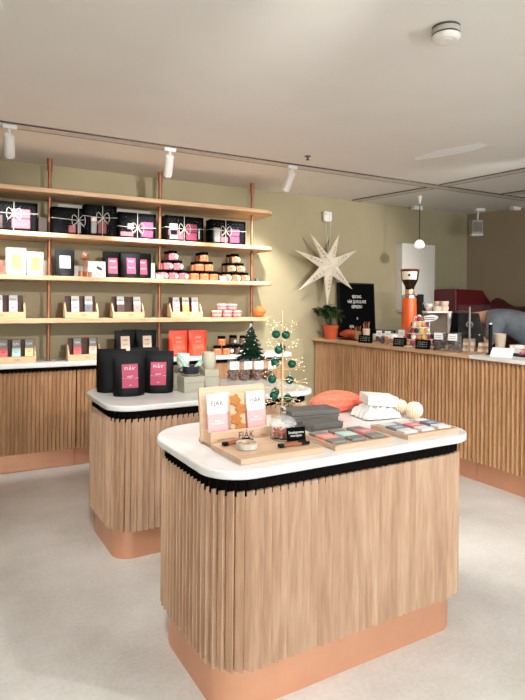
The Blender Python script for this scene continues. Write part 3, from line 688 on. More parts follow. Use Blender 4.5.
# ------------------------------------------------------------------ front island
TILT = .14
x0h, x1h, yh = .975, 1.255, 2.085
t = thing('product_holder', 'oak holder with sloping back showing packs on the front island', 'display stand', W(x0h, yh, IZ), ROT)
wh = x1h - x0h
MB().box(0, wh, 0, .12, 0, .014).build('base', OAK_BOARD, t)
MB().box(0, wh + .012, -.004, .012, 0, .062).build('front_lip', OAK_BOARD, t, bev=.002)
mb = MB(); mb.at((0, .062, .012), rx=-TILT); mb.box(-.012, wh + .03, 0, .016, 0, .225); mb.build('back_panel', OAK_BOARD, t, bev=.002)
for sx in (0, wh - .012):
    mb = MB(); mb.M = Matrix(((0, 0, 1, sx), (1, 0, 0, .012), (0, 1, 0, .0), (0, 0, 0, 1))); mb.prism([(0, .0), (.105, .0), (.085, .06), (.0, .06)], 0, .012); mb.build('side', OAK_BOARD, t)
lettering('FJÅK', .042, LETTER_D, t, (.165, -.0046, .036), xs=.9)
lettering('sjokolade fra hardanger', .009, LETTER_T, t, (.07, -.0046, .03)); lettering('vestland', .009, LETTER_T, t, (.25, -.0046, .03))
def holder_pack(name, label, cat, cx, w, y, kind):
    b = thing(name, label, cat, W(x0h + cx, yh + y, IZ + .0145), ROT)
    def slab(nm, m, z0, z1, e=0., th=.0055):
        mb = MB().at(rx=-TILT); mb.box(-w/2 - e, w/2 + e, -th - e, th + e, z0, z1); return mb.build(nm, m, b, bev=.0015)
    if kind == 'ginger':
        slab('backing_card', OAK_TRAY, 0, .195, 0, .003)
        for k in range(4):
            mb = MB(); mb.M = Matrix.Rotation(-TILT, 4, 'X') @ Matrix.Translation(((-.012, .013, -.011, .011)[k], -.006, .165 - .040*k)) @ Matrix.Rotation(PI/2, 4, 'X') @ Matrix.Rotation(.6*k, 4, 'Z')
            mb.prism([((.024 + .004*math.cos(5*a))*math.cos(a), (.024 + .004*math.cos(5*a))*math.sin(a)) for a in [2*PI*i/30 for i in range(30)]], -.003, .004)
            mb.build('gingerbread', GINGER, b, bev=.002)
        mb = MB().at(rx=-TILT); mb.box(-w/2, w/2, -.0135, -.0125, 0, .2); mb.build('clear_wrap', WINDOW_FILM, b)
    else:
        slab('wrapper', WP, 0, .195); slab('band', PINK if kind == 'pink' else mat('blush', '#e6b7ab', .65), .042, .115, .0008); slab('flap', WHITE, .118, .197, .001)
        if kind == 'pink':
            lettering('FJÅK', .032, LETTER_G, b, (0, -.0072 + .157*math.sin(TILT), .157), TILT, xs=.95)
            lettering('MELK\nSJOKOLADE', .011, LETTER_W, b, (0, -.0072 + .08*math.sin(TILT), .08), TILT)
    return b
holder_pack('chocolate_bar', 'white and pink chocolate bar on the left of the sloping holder', 'chocolate bar', .050, .088, .030, 'pink')
holder_pack('chocolate_bar', 'white bar showing only its edge between left bar and gingerbread', 'chocolate bar', .085, .07, .047, 'plain')
holder_pack('gingerbread_pack', 'clear pack of four gingerbread cookies in the middle of the holder', 'cookie pack', .148, .072, .030, 'ginger')
holder_pack('chocolate_bar', 'white and pink chocolate bar on the right of the sloping holder', 'chocolate bar', .236, .085, .030, 'pink')
BX, BY = .968, 1.805
t = thing('serving_board', 'flat pale oak board in front of the sloping holder', 'board', W(BX, BY, IZ), ROT)
MB().box(0, .375, 0, .262, .0, .022).build('board', OAK_BOARD, t, bev=.002)
BZ = .0225
t = thing('sample_bowl', 'shallow speckled grey bowl of chocolate bits on the oak board', 'bowl', W(1.06, 1.93, IZ + BZ), ROT)
MB().lathe([(.036, 0), (.041, .004), (.043, .026), (.039, .026), (.037, .008), (.0001, .007)], 30).build('bowl', CERAMIC, t)
mb = MB()
for k in range(26):
    a, r = random.random()*6.28, .034*math.sqrt(random.random()); mb.M = Matrix.Translation((r*math.cos(a), r*math.sin(a), .016 + .006*random.random())) @ Matrix.Rotation(random.random()*3, 4, 'X') @ Matrix.Rotation(random.random()*3, 4, 'Z')
    mb.box(-.006, .006, -.005, .005, -.003, .003)
mb.build('chocolate_bits', mat('bits', '#b06f43', .6, 0, 0, 30, h2='#ead7bd'), t)['kind'] = 'stuff'
def tongs(label, loc, rz):
    t = thing('tongs', label, 'tongs', loc, rz, 'wooden tongs on the oak board')
    for s in (-1, 1):
        mb = MB(); mb.tube([(-.062, s*.003, .009), (-.02, s*.010, .010), (.035, s*.013, .009), (.062, s*.011, .008)], .0055, 8); mb.build('arm', mat('tong_wood', '#9a5a36', .5), t)
        mb = MB(); mb.tube([(.03, s*.0132, .0095), (.055, s*.0125, .0085), (.07, s*.010, .0075)], .0068, 8); mb.build('tip', BLACK, t)
    MB().at((-.058, 0, .009)).box(-.012, .012, -.010, .010, -.007, .007).build('hinge', BLACK, t, bev=.003)
tongs('brown wooden tongs behind the sample bowl', W(1.062, 2.015, IZ + BZ), ROT + .12)
tongs('brown and black tongs in front of the black sign', W(1.245, 1.878, IZ + BZ), ROT + .02)
t = thing('glass_jar', 'round lidded glass jar of pink-brown candies on the oak board', 'jar', W(1.272, 2.0, IZ + BZ), ROT)
MB().lathe([(.048, 0), (.053, .004), (.056, .06), (.053, .06), (.050, .006), (.0001, .004)], 30).build('glass_body', GLASS, t)
mb = MB()
for k in range(70):
    a, r = random.random()*6.28, .04*math.sqrt(random.random()); mb.M = Matrix.Translation((r*math.cos(a), r*math.sin(a), .012 + .03*random.random())) @ Matrix.Rotation(random.random()*3, 4, 'X')
    mb.sphere(.0065, (0, 0, 0), 6)
mb.build('candies', mat('jar_candy', '#b0583f', .5, 0, 0, 45, h2='#e0a48f'), t)['kind'] = 'stuff'
MB().lathe([(.058, .061), (.058, .068), (.050, .084), (.03, .096), (.010, .101), (.0001, .1)], 30).build('glass_lid', mat('frosted_glass', '#f4f3f1', .2, 0, 0, alpha=.25), t)
MB().lathe([(.007, .099), (.012, .106), (.016, .12), (.011, .134), (.0001, .139)], 20).build('knob', GLASS, t)
t = thing('chalk_sign', 'small black sign with white handwriting leaning before the glass jar', 'sign', W(1.288, 1.918, IZ + BZ), ROT)
mb = MB().at(rx=-.16, rz=-.12); mb.box(-.042, .042, -.003, .003, 0, .062); mb.build('plate', BLACK_MATTE, t)
mb = MB().at((0, .012, 0), rz=-.12); mb.box(-.02, .02, 0, .018, 0, .012); mb.build('foot', BLACK_MATTE, t)
lettering('Smaksprøve\nmarsipan', .0145, LETTER_W, t, (-.0004, .0028, .035), .16, -.12)

# brass wire tree with green baubles
TX, TY = 1.567, 2.47
t = thing('wire_tree', 'tall slender brass wire christmas tree with tiny lights', 'christmas tree', W(TX, TY, IZ), ROT)
MB().lathe([(.06, 0), (.06, .006), (.012, .011)], 24).build('foot', BRASS, t)
MB().tube([(0, 0, .01), (0, 0, .3), (-.004, 0, .535)], [.0065, .005, .003], 8).build('trunk', BRASS, t)
tiers = [(.50, .085), (.45, .065), (.405, .085), (.36, .07), (.31, .11), (.25, .12), (.20, .13), (.145, .11), (.105, .09), (.075, .08)]
bead_mesh = None
for j, (z, r) in enumerate(tiers):
    br = MB(); n = 5; spots_ = []
    for k in range(n):
        a = 2*PI*k/n + j*.7; c_, s_ = math.cos(a), math.sin(a); dz = .012 if j % 2 else -.015
        br.tube([(0, 0, z), (c_*r*.5, s_*r*.5, z + dz*.3), (c_*r, s_*r, z + dz)], .0013, 6)
        for sg in (-1, 1):
            q = (c_*r*.62, s_*r*.62, z + dz*.5); e = (c_*r*.9 - s_*.028*sg, s_*r*.9 + c_*.028*sg, z + dz + .018*sg)
            br.tube([q, e], .0011, 5)
            if (k + sg + j) % 2 == 0 or sg == 1: spots_.append(e)
        spots_.append((c_*r, s_*r, z + dz))
    b = br.build('branch_ring', BRASS, t)
    for p in spots_[:10]:
        if bead_mesh is None:
            lo = MB().sphere(.0026, n=6).build('tree_light', GLOW_BEAD, b); bead_mesh = lo.data
        else:
            lo = bpy.data.objects.new('tree_light', bead_mesh); COL.objects.link(lo); lo.parent = b
        lo.location = p
MB().tube([(-.004, 0, .53), (-.004, 0, .56)], [.006, .0035], 8).build('tip', BRASS, t)
balls = [(.012, -.01, .431, 'upper right bauble of the topmost pair'), (-.030, .02, .434, 'upper left bauble of the topmost pair'), (-.032, -.01, .354, 'left bauble of the second pair from the top'), (.012, .03, .357, 'right bauble of the second pair, set back behind the trunk'),
         (-.052, -.01, .288, 'left bauble of the third level from the top'), (-.026, .035, .290, 'bauble half hidden behind the third level left one'), (.058, .0, .276, 'right bauble of the third level from the top'), (-.064, .0, .203, 'left bauble of the fourth level'),
         (.038, -.01, .193, 'right bauble of the fourth level'), (-.059, -.01, .119, 'left bauble of the fifth level'), (-.026, .03, .128, 'bauble behind the fifth level left one'), (.033, .0, .096, 'right bauble of the fifth level'),
         (.035, -.02, .043, 'lower left bauble of the two lowest'), (.090, -.02, .024, 'lowest bauble, at the right')]
for (dx, dy, z, l) in balls:
    b = thing('bauble', 'green ' + l + ' on the wire tree', 'bauble', W(TX + dx, TY + dy, IZ + z), ROT, 'green baubles on the wire tree')
    MB().sphere(.0222, n=20).build('ball', GREEN_BALL, b)
    MB().cyl(.0065, .0205, .028, 12).build('cap', SILVER, b)
    top = min([q[0] for q in tiers if q[0] > z + .03], default=z + .05)
    MB().tube([(0, 0, .026), (0, 0, top - z - .004)], .0009, 5).build('hook', BRASS, b)

# charcoal boxes, cocoa pod, white box and paper, paper balls
def cbox_thing(label, x0, x1, y0, y1, z0, z1, rz=0., g='charcoal boxes on the front island'):
    t = thing('gift_carton', label, 'box', W((x0+x1)/2, (y0+y1)/2, IZ + z0), ROT + rz, g)
    w, d, h = x1-x0, y1-y0, z1-z0
    MB().cbox(w - .004, d - .004, h*.4).build('box_base', GREY_BOX, t, bev=.002)
    MB().cbox(w, d, h*.6 - .001, h*.4 + .001).build('lid', GREY_BOX, t, bev=.002)
cbox_thing('long charcoal carton lying at the bottom behind the small one', 1.485, 1.735, 2.215, 2.36, 0, .038, -.12)
cbox_thing('long charcoal carton lying on top of the stack by the pod', 1.48, 1.745, 2.215, 2.36, .0385, .074, -.15)
cbox_thing('small charcoal carton in front of the long ones', 1.497, 1.665, 2.085, 2.185, 0, .040, .0)
t = thing('cocoa_pod', 'large coral ribbed cocoa pod lying behind the charcoal cartons', 'cocoa pod', W(1.915, 2.44, IZ + .060), ROT - .22)
pod('husk', CORAL, .35, .062, t, 11, .10, .2)
fl = MB()
for k in range(46):
    a = random.uniform(.3, 2.7); q = random.uniform(.12, .85); r = .0615*max(math.sin(PI*min(q*1.06, 1))**.62, 0)*(1 - .2*q*q)
    fl.M = Matrix.Translation(((q - .5)*.35, -r*math.cos(a), r*math.sin(a))) @ Matrix.Rotation(random.random(), 4, 'X'); fl.sphere(random.uniform(.0015, .0032), (0, 0, 0), 6)
fl.build('flecks', SPECK, t)
t = thing('paper_sheet', 'crumpled white tissue paper under the white carton', 'tissue paper', W(2.01, 2.25, IZ), ROT - .15)
vs = []; fs = []; nx, ny = 22, 16
for i in range(nx + 1):
    for j in range(ny + 1):
        x = (i/nx - .5)*.21; y = (j/ny - .5)*.17
        e = max(0, 1 - max(abs(x)/.105, abs(y)/.085)**2.4)
        h = .004 + .066*e**.6 + .016*math.sin(i*1.15 + j*.7)*math.sin(j*.95 - i*.35)*e**.3
        vs.append((x + .006*math.sin(j*1.7), y + .005*math.sin(i*1.3), max(h, .001)))
for i in range(nx):
    for j in range(ny): a = i*(ny+1) + j; fs.append((a, a + ny + 1, a + ny + 2, a + 1))
n0 = len(vs); vs += [(v[0], v[1], 0.0) for v in vs]
fs += [tuple(n0 + q for q in reversed(fc)) for fc in fs[:nx*ny]]
mb = MB().add(vs, fs); mb.build('tissue', WP, t, smooth=18)
t = thing('gift_carton', 'white carton tilted on top of the crumpled tissue paper', 'box', W(2.025, 2.245, IZ + .068), ROT - .3)
mb = MB().at(rx=.05, ry=.10); mb.cbox(.165, .115, .018); mb.build('box_base', WHITE, t, bev=.002)
mb = MB().at(rx=.05, ry=.10); mb.cbox(.171, .121, .030, .019); mb.build('lid', WHITE, t, bev=.003)
def paper_ball(label, loc, r, rz):
    t = thing('paper_ball', label, 'paper ball', loc, rz, 'paper honeycomb balls')
    mb = MB(); n = 22
    for k in range(n):
        a = 2*PI*k/n; da = PI/n*.55
        pts = [(r*math.sin(PI*i/14), -r*math.cos(PI*i/14)) for i in range(15)]
        base = len(pts)
        mb.add([(p*math.cos(a), p*math.sin(a), z) for p, z in pts] + [(p*.9*math.cos(a + 2*da), p*.9*math.sin(a + 2*da), z*.985) for p, z in pts],
               [(i, i + 1, base + i + 1, base + i) for i in range(14)])
        mb.add([(p*math.cos(a), p*math.sin(a), z) for p, z in pts] + [(p*.9*math.cos(a - 2*da), p*.9*math.sin(a - 2*da), z*.985) for p, z in pts],
               [(i, base + i, base + i + 1, i + 1) for i in range(14)])
    mb.sphere(r*.9, (0, 0, 0), 14)
    mb.build('paper_leaves', mat('beige_paper', '#e6cdb2', .8, 0, .04), t, smooth=50)
paper_ball('larger cream paper honeycomb ball, in front of the smaller one', W(2.158, 2.115, IZ + .0445), .0445, .4)
paper_ball('smaller cream paper honeycomb ball beside the white carton', W(2.165, 2.225, IZ + .041), .041, .1)
# trays with small bars
def tray(label, x0, y0, w, d, bars, blabel):
    t = thing('tasting_tray', label, 'tray', W(x0, y0, IZ), ROT, 'oak trays of small bars')
    MB().box(0, w, 0, d, 0, .016).build('board', OAK_BOARD, t, bev=.002)
    for q in ((0, w, 0, .010), (0, w, d - .01, d), (0, .01, .01, d - .01), (w - .01, w, .01, d - .01)): MB().box(q[0], q[1], q[2], q[3], .0155, .021).build('rim', OAK_BOARD, t)
    for k, (m1, m2) in enumerate(bars):
        bx = w*(k + .5)/3
        b = thing('small_bar', blabel[k], 'chocolate bar', W(x0 + bx, y0 + d/2, IZ + .0165), ROT - .05, 'small bars on the oak trays')
        MB().cbox(.076, .185, .013).build('wrapper', m1, b, bev=.003)
        MB().cbox(.0775, .075, .0142).build('band', m2, b, bev=.002)
        lettering_flat = MB(); 
        for q in range(2): lettering_flat.box(-.022, .022, -.012 + q*.014, -.008 + q*.014, .0142, .0146)
        lettering_flat.build('print', LETTER_W, b)
tray('oak tray holding three grey bars with coloured bands', 1.398, 1.80, .315, .245, [(GREY_WRAP, CORAL_BAND), (GREY_WRAP, MINT), (GREY_WRAP, ROSE_BAND)],
     ['grey bar with a coral band, left on its oak tray', 'grey bar with a mint band, middle of its oak tray', 'grey bar with a red band, right on its oak tray'])
tray('oak tray holding white bars with coloured bands at the right end', 1.79, 1.79, .325, .245, [(WP, BLUE), (WP, ROSE_BAND), (WP, NAVY)],
     ['white bar with a grey-blue band, left on its oak tray', 'white bar with a rose band, middle of its oak tray', 'white bar with a deep blue band, right on its oak tray'])

# ------------------------------------------------------------------ service counter on the right
CT = 1.075
OAK_BAR = oak('oak_slat_bar', '#a0774f', '#c0966c', '#d0a881', 'Z', True)
ys = (5.66, 4.236, 3.30, 1.55, .4)
for i in range(4):
    lab = ('slatted oak counter unit at the wall end under the potted plant', 'middle slatted oak counter unit under the macaron tower', 'slatted oak counter unit under the white top at the right', 'slatted oak counter unit nearest the camera, out of the picture')[i]
    L = ys[i] - ys[i+1] - .004
    t = thing('counter_unit', lab, 'counter', (3.79, ys[i], 0), -PI/2, 'slatted counter units')
    MB().box(0, L, .07, .55, 0, .21).build('plinth', COPPER, t)
    slat_body([(0, .0), (L, .0)] if i else [(0, .55), (0, 0), (L, 0)], .185, CT - .034, 'slatted_front', OAK_BAR, t, .042, .02, closed=False)
    MB().box(.035 if i == 0 else .0, L, .034, .55, .21, CT - .036).build('carcass', BLACK_BAND, t)
tag(MB().box(3.745, 4.42, 3.302, 5.675, CT - .032, CT).build('wooden_worktop', OAK_Y, bev=.004), 'long oak worktop of the counter along the wall end', 'worktop')
tag(MB().box(3.745, 4.42, .4, 3.298, CT - .032, CT).build('stone_worktop', MARBLE, bev=.004), 'white stone worktop at the near end of the counter', 'worktop')
def C(x, y, z=0.): return (x, y, CT + z)

# potted plant
t = thing('potted_plant', 'leafy green plant in a terracotta pot at the counter end', 'plant', C(3.825, 5.40, .0))
MB().lathe([(.068, 0), (.086, .13), (.092, .132), (.094, .165), (.086, .165), (.082, .14), (.02, .135)], 26).build('pot', TERRA, t)
stem = MB(); lv = MB()
rnd = random.Random(3)
for k in range(15):
    a = rnd.random()*6.28; hgt = rnd.uniform(.1, .24); rr = rnd.uniform(.08, .21)
    pts = [(0.02*math.cos(a), .02*math.sin(a), .138), (rr*.5*math.cos(a), rr*.5*math.sin(a), .16 + hgt*.75), (rr*math.cos(a), rr*math.sin(a), .17 + hgt)]
    stem.tube(pts, .0035, 6)
    for m_ in range(9):
        q = .35 + .65*rnd.random(); p = Vector(pts[1]).lerp(Vector(pts[2]), q)
        lv.M = Matrix.Translation(p) @ Matrix.Rotation(rnd.random()*6.28, 4, 'Z') @ Matrix.Rotation(rnd.uniform(-.2, .9), 4, 'Y')
        L = rnd.uniform(.07, .11); w = L*.24
        lv.add([(0, 0, 0), (L*.35, w, .006), (L*.7, w*.8, .002), (L, 0, -.012), (L*.7, -w*.8, .002), (L*.35, -w, .006), (L*.5, 0, -.004)], [(0, 6, 1), (1, 6, 2), (2, 6, 3), (3, 6, 4), (4, 6, 5), (5, 6, 0)])
stem.build('stems', LEAF, t); lv.build('leaves', LEAF, t, smooth=60)
# letter board leaning on the wall
t = thing('letter_board', 'black letter board with white letters leaning on the wall behind the plant', 'letter board', C(4.385, 5.60))
w, h = .545, .67
mb = MB().at(rx=-.07); mb.box(-w/2, w/2, 0, .012, .0, h); mb.build('felt_panel', BLACK_MATTE, t)
mb = MB().at(rx=-.07)
for q in ((-w/2 - .01, -w/2 + .008, 0, h + .01), (w/2 - .008, w/2 + .01, 0, h + .01), (-w/2, w/2, 0, .018), (-w/2, w/2, h - .008, h + .01)): mb.box(q[0], q[1], -.006, .02, q[2], q[3])
mb.build('frame', BLACK, t)
for s, z, sz in (('SESONG', .505, .054), ('VÅR SJOKOLADE', .442, .054), ('ESPRESSO', .378, .054), ('*', .22, .07), ('FJÅK', .13, .05)):
    lettering(s, sz, LETTER_W, t, (.0 if z > .2 else (0.0 if s == '*' else -.09), -.001 + z*.07 - .0012, z), .07, xs=.72)
# orange pod, cups with sticks
t = thing('cocoa_pod', 'dark orange cocoa pod lying beside the plant pot', 'cocoa pod', C(4.14, 5.42, .055), -.35)
pod('husk', mat('rust_pod', '#bf4a20', .55, 0, .15, 30), .30, .055, t)
for x, y, hh, l in ((3.99, 5.10, .15, 'smaller paper cup of wooden sticks on the counter'), (4.0, 4.96, .2, 'taller pale cup of stirrers on the counter')):
    t = thing('stick_cup', l, 'cup', C(x, y), 0, 'cups of sticks')
    MB().lathe([(.032, 0), (.042, hh*.7), (.039, hh*.7), (.03, .006)], 20).build('cup', KRAFT if hh < .18 else CUP_PAPER, t)
    mb = MB()
    for k in range(9):
        a = k*.7; mb.tube([(.015*math.cos(a), .015*math.sin(a), .01), (.034*math.cos(a), .034*math.sin(a), hh*(1 + .1*math.sin(k)))], .003, 5)
    mb.build('sticks', mat('stick_wood', '#b5794d', .7), t)
tag(MB().box(-.05, .05, -.16, .16, 0, .012).build('notebook', BLACK, loc=C(3.95, 5.17), rz=.15, bev=.003), 'flat dark notebook lying before the orange pod', 'notebook')
# black price signs on the counter edge
def csign(label, x, y0, y1, h):
    w = abs(y0 - y1)*.8; h *= .85
    t = thing('price_sign', label, 'sign', C(x, (y0 + y1)/2), -PI/2 + .45, 'black price signs on the counter')
    mb = MB().at(rx=-.2); mb.box(-w/2, w/2, -.003, .003, 0, h); mb.build('plate', BLACK_MATTE, t)
    mb = MB().at(rx=-.2)
    for k in range(3):
        n = 5
        for q in range(n): mb.box(-w*.36 + q*w*.145, -w*.36 + q*w*.145 + w*(.06 + .05*((q*7 + k*3) % 3)/2), -.0038, -.003, h*(.72 - .22*k), h*(.72 - .22*k) + .004)
    mb.build('handwriting', mat('chalk', '#b5b1aa', .9, 0, 0), t)
    MB().box(-w*.2, w*.2, .006, .03, 0, .01).build('foot', BLACK_MATTE, t)
csign('black price sign nearest the wall end of the counter', 3.80, 4.83, 4.63, .10)
csign('black price sign between the cookie bags and the macaron tower', 3.80, 4.285, 4.115, .105)
csign('black price sign in front of the macaron tower', 3.79, 3.965, 3.79, .105)
# clear bags with treats
def clear_bag(label, x, y, w, h, m, g='clear treat bags on the counter', striped=False):
    t = thing('treat_bag', label, 'treat bag', C(x, y), -PI/2 + .5, g)
    mb = MB()
    for j in range(14):
        mb.M = Matrix.Translation((random.uniform(-.36, .36)*w, random.uniform(-.02, .02), random.uniform(.015, h*.5))) @ Matrix.Rotation(random.random()*6, 4, 'Y') @ Matrix.Rotation(random.random()*6, 4, 'X')
        if striped: mb.box(-.035, .035, -.008, .008, -.008, .008)
        else: mb.sphere(.02, (0, 0, 0), 8, .6)
    mb.build('treats', m, t)['kind'] = 'stuff'
    MB().prism(rrect(-w/2, w/2, -.045, .045, .03, 5), .0, .001).lathe([(.001, .0), (w*.48, .001), (w*.53, .03), (w*.5, h*.6), (w*.44, h)], 16, cap=False).build('clear_wrap', CELLO, t)
    MB().box(-w*.3, w*.3, -w*.5 - .006, -w*.5 - .003, h*.6, h*.95).build('label', WP, t)
    mb = MB()
    for k in range(2): mb.box(-w*.2, w*.2, -w*.5 - .0066, -w*.5 - .006, h*(.7 + .1*k), h*(.7 + .1*k) + .004)
    mb.build('print', LETTER_G, t)
clear_bag('clear bag of brown cookies right of the first black sign', 3.86, 4.545, .10, .15, CHOC)
clear_bag('clear bag of tan cookies left of the second black sign', 3.87, 4.425, .10, .15, GINGER)
clear_bag('clear bag behind the second black sign', 3.98, 4.34, .11, .165, CREAM)
clear_bag('clear bag of dark sticks right of the macaron tower', 3.87, 3.73, .13, .17, CHOC, striped=True)
clear_bag('clear bag of dark and white sticks next to the clear post', 3.87, 3.565, .13, .17, mat('dark_white', '#1d1512', .5, 0, 0, 60, h2='#6a5a50'), striped=True)
for k, (x, y, l) in enumerate(((4.16, 4.86, 'white paper bag lying nearest the stick cups'), (4.10, 4.655, 'white paper bag lying behind the cookie bags'))):
    t = thing('paper_bag', l, 'paper bag', C(x, y), .3*k, 'white paper bags on the counter')
    MB().prism(rrect(-.1, .1, -.08, .08, .03, 4), 0, .085 + .012*k).build('bag', WP, t, bev=.02, seg=3)
    MB().box(-.03, .05, -.0815, -.08, .02, .065).build('label', mat('label_grey', '#c9c4bd', .7), t)
# macaron tower
t = thing('macaron_stand', 'white tiered stand holding coloured macarons on the counter', 'cake stand', C(3.98, 4.12))
TIERS = [(.015, .148), (.075, .126), (.135, .104), (.195, .078), (.250, .048)]
mb = MB(); mb.lathe([(.15, 0), (.165, .003), (.165, .012), (.15, .014)], 32); mb.build('foot_plate', WHITE, t)
for z, r in TIERS:
    MB().lathe([(r*.42, z), (r*.42, z + .047)], 24).build('core', WHITE, t)
    if z > .02: MB().cyl(r + .012, z - .006, z, 30).build('tier_plate', WHITE, t)
MB().lathe([(.02, .297), (.02, .31), (.0001, .318)], 16).build('top_knob', WHITE, t)
MC = [('red', mat('mac_red', '#96202d', .6)), ('yellow', mat('mac_yellow', '#c9a04f', .6)), ('pink', mat('mac_pink', '#b84460', .6)), ('brown', mat('mac_brown', '#45221c', .6)), ('white', mat('mac_white', '#efe6d6', .6)), ('orange', mat('mac_orange', '#bd7440', .6))]
order = [(3, 1, 2, 0, 4, 3, 5), (0, 3, 4, 5, 1, 0, 3), (1, 0, 3, 1, 5, 4), (3, 4, 1, 5, 0), (4, 0, 3)]
side = ('far left', 'left', 'centre left', 'centre', 'centre right', 'right', 'far right')
for j, (z, r) in enumerate(TIERS):
    ks = order[j]; n = len(ks); va = math.atan2(-4.12, -3.98)
    for k, ci in enumerate(ks):
        a = va - 1.45 + 2.9*k/(n - 1); rr = r*.83 if j < 4 else .036
        cname, cm = MC[ci]; sd = side[[0, 1, 2, 3, 4, 5, 6][k]] if n == 7 else {6: ('far left', 'left', 'centre left', 'centre right', 'right', 'far right'), 5: ('far left', 'left', 'centre', 'right', 'far right'), 3: ('left', 'centre', 'right')}[n][k]
        tn = ('bottom', 'second', 'third', 'fourth', 'top')[j]
        zc = z + .0265
        m_ = thing('macaron', '%s macaron at the %s of the %s tier of the tower' % (cname, sd, tn), 'macaron', C(3.98 + rr*math.cos(a), 4.12 + rr*math.sin(a), zc), a, 'macarons on the tower')
        rot = Matrix.Rotation(PI/2 - .25, 4, 'Y')
        for nm, m2, pr in (('shell', cm, [(.0001, -.0135), (.014, -.0115), (.0215, -.006), (.022, -.003)]), ('filling', CREAM if ci != 4 else MC[0][1], [(.0195, -.003), (.0195, .003)]), ('shell', cm, [(.022, .003), (.0215, .006), (.014, .0115), (.0001, .0135)])):
            mb = MB(); mb.M = rot; mb.lathe([(p*1.12, q) for p, q in pr], 18); mb.build(nm, m2, m_)
# coffee grinder
t = thing('coffee_grinder', 'tall orange coffee grinder with a bean hopper on the counter', 'coffee grinder', C(4.22, 4.51), -PI/2 + .75)
MB().cyl(.082, .0, .485, 36).build('body', GRINDER_ORANGE, t, bev=.006)
MB().at((0, 0, -.025)).lathe([(.083, .511), (.083, .535), (.06, .545), (.045, .556), (.045, .575)], 36).build('collar', SILVER, t)
MB().at((0, 0, -.025)).lathe([(.048, .556), (.05, .58), (.044, .60)], 30).build('copper_neck', COPPER, t)
MB().at((0, 0, -.025)).lathe([(.045, .60), (.05, .63), (.085, .70), (.097, .80), (.093, .80), (.08, .70), (.045, .632), (.04, .60)], 36).build('hopper', SMOKE, t)
MB().at((0, 0, -.025)).lathe([(.098, .80), (.10, .806), (.10, .815), (.08, .82)], 36).build('hopper_lid', mat('lid_brown', '#6b2b1f', .4), t)
mb = MB(); mb.M = Matrix.Translation((0, 0, -.025)); n = 14
for k in range(n):
    a0 = -PI/2 - .95 + 1.9*k/n; a1 = -PI/2 - .95 + 1.9*(k+1)/n
    mb.add([(.0865*math.cos(a0)*1.02, .0865*math.sin(a0)*1.02, .705), (.0865*math.cos(a1)*1.02, .0865*math.sin(a1)*1.02, .705), (.098*math.cos(a1)*1.01, .098*math.sin(a1)*1.01, .79), (.098*math.cos(a0)*1.01, .098*math.sin(a0)*1.01, .79)], [(0, 1, 2, 3)])
mb.build('label', CREAM, t)
mb = MB(); mb.M = Matrix.Translation((0, -.096, .725)) @ Matrix.Rotation(PI/2, 4, 'X'); mb.cyl(.013, -.004, .003, 16); mb.build('bean_mark', DARK, t)
MB().at((.10, -.02, 0)).box(-.02, .045, -.03, .03, .42, .525).build('switch_box', BLACK, t, bev=.006)
MB().at((.11, -.02, 0)).box(-.03, .02, -.02, .02, .22, .42).box(-.03, .05, -.03, .03, .2, .24).build('spout', BLACK, t, bev=.006)
MB().at((.145, -.05, .43)).sphere(.012, n=10).build('knob', SILVER, t)

# glass display case with crockery on top
t = thing('display_case', 'pale display case behind the treats with cups on its top', 'display case', C(4.58, 4.60), -PI/2 + .0)
MB().box(-.32, .16, -.17, .20, .325, .343).build('top_shelf', WHITE, t, bev=.003)
for sx in (-.31, .135): MB().box(sx, sx + .02, .15, .19, -CT + .001, .325).build('leg', WHITE, t)
MB().box(-.29, .135, .188, .20, .0, .325).build('back_panel', mat('case_back', '#b0a595', .5), t)
MB().box(-.30, .15, -.15, .19, .08, .095).build('mid_shelf', SILVER, t)
mb = MB(); mb.tube([(.0, -.165, .325), (.13, -.168, .1)], .009, 8); mb.build('strut', WHITE, t)
def on_case(x, y, z=0): 
    a = -PI/2; return (4.58 + x*math.cos(a) - y*math.sin(a), 4.60 + x*math.sin(a) + y*math.cos(a), CT + .3435 + z)
t = thing('cup', 'black bowl-shaped cup on the display case top', 'cup', on_case(-.20, .10)); MB().lathe([(.04, 0), (.06, .03), (.062, .075), (.058, .075), (.05, .02), (.01, .01)], 24).build('bowl', BLUEBLACK, t)
for x, y, h, l in ((-.24, -.04, .105, 'tall white bowl left of the black cup'), (-.085, .11, .085, 'white bowl right of the black cup')):
    t = thing('bowl', l + ' on the display case', 'bowl', on_case(x, y)); MB().lathe([(.04, 0), (.062, h*.5), (.065, h), (.06, h), (.04, h*.3), (.01, .01)], 24).build('body', WHITE, t)
CU = 'stacked beige cups on the display case'
for k, (x, y, z) in enumerate(((.02, .13, 0), (.02, .13, .056), (.11, .13, 0), (.11, .13, .056), (.11, .02, 0), (.0, .02, 0))):
    t = thing('cup', ('beige cup under the left stack', 'beige cup on top of the left stack', 'beige cup under the right stack', 'beige cup on top of the right stack', 'beige cup at the right front', 'beige cup at the front between the stacks')[k] + ' on the display case', 'cup', on_case(x, y, z), 0, CU)
    MB().lathe([(.035, 0), (.046, .02), (.048, .055), (.044, .055), (.04, .02), (.01, .008)], 22).build('body', CUP_PAPER, t)
t = thing('price_sign', 'white speech-shaped sign standing behind the macaron tower', 'sign', C(4.24, 4.24, .0), -PI/2 + .6)
MB().tube([(0, 0, .0), (0, 0, .25)], .004, 8).build('stem', SILVER, t)
mb = MB(); mb.M = Matrix.Translation((0, 0, .275)) @ Matrix.Rotation(PI/2, 4, 'X'); mb.prism([(.085*math.cos(a), .034*math.sin(a) + .012*math.cos(a)) for a in [2*PI*k/24 for k in range(24)]], -.003, .003); mb.build('plate', WHITE, t)
mb = MB()
for k in range(2): mb.box(-.05, .05, -.0036, -.003, .262 + k*.018, .268 + k*.018)
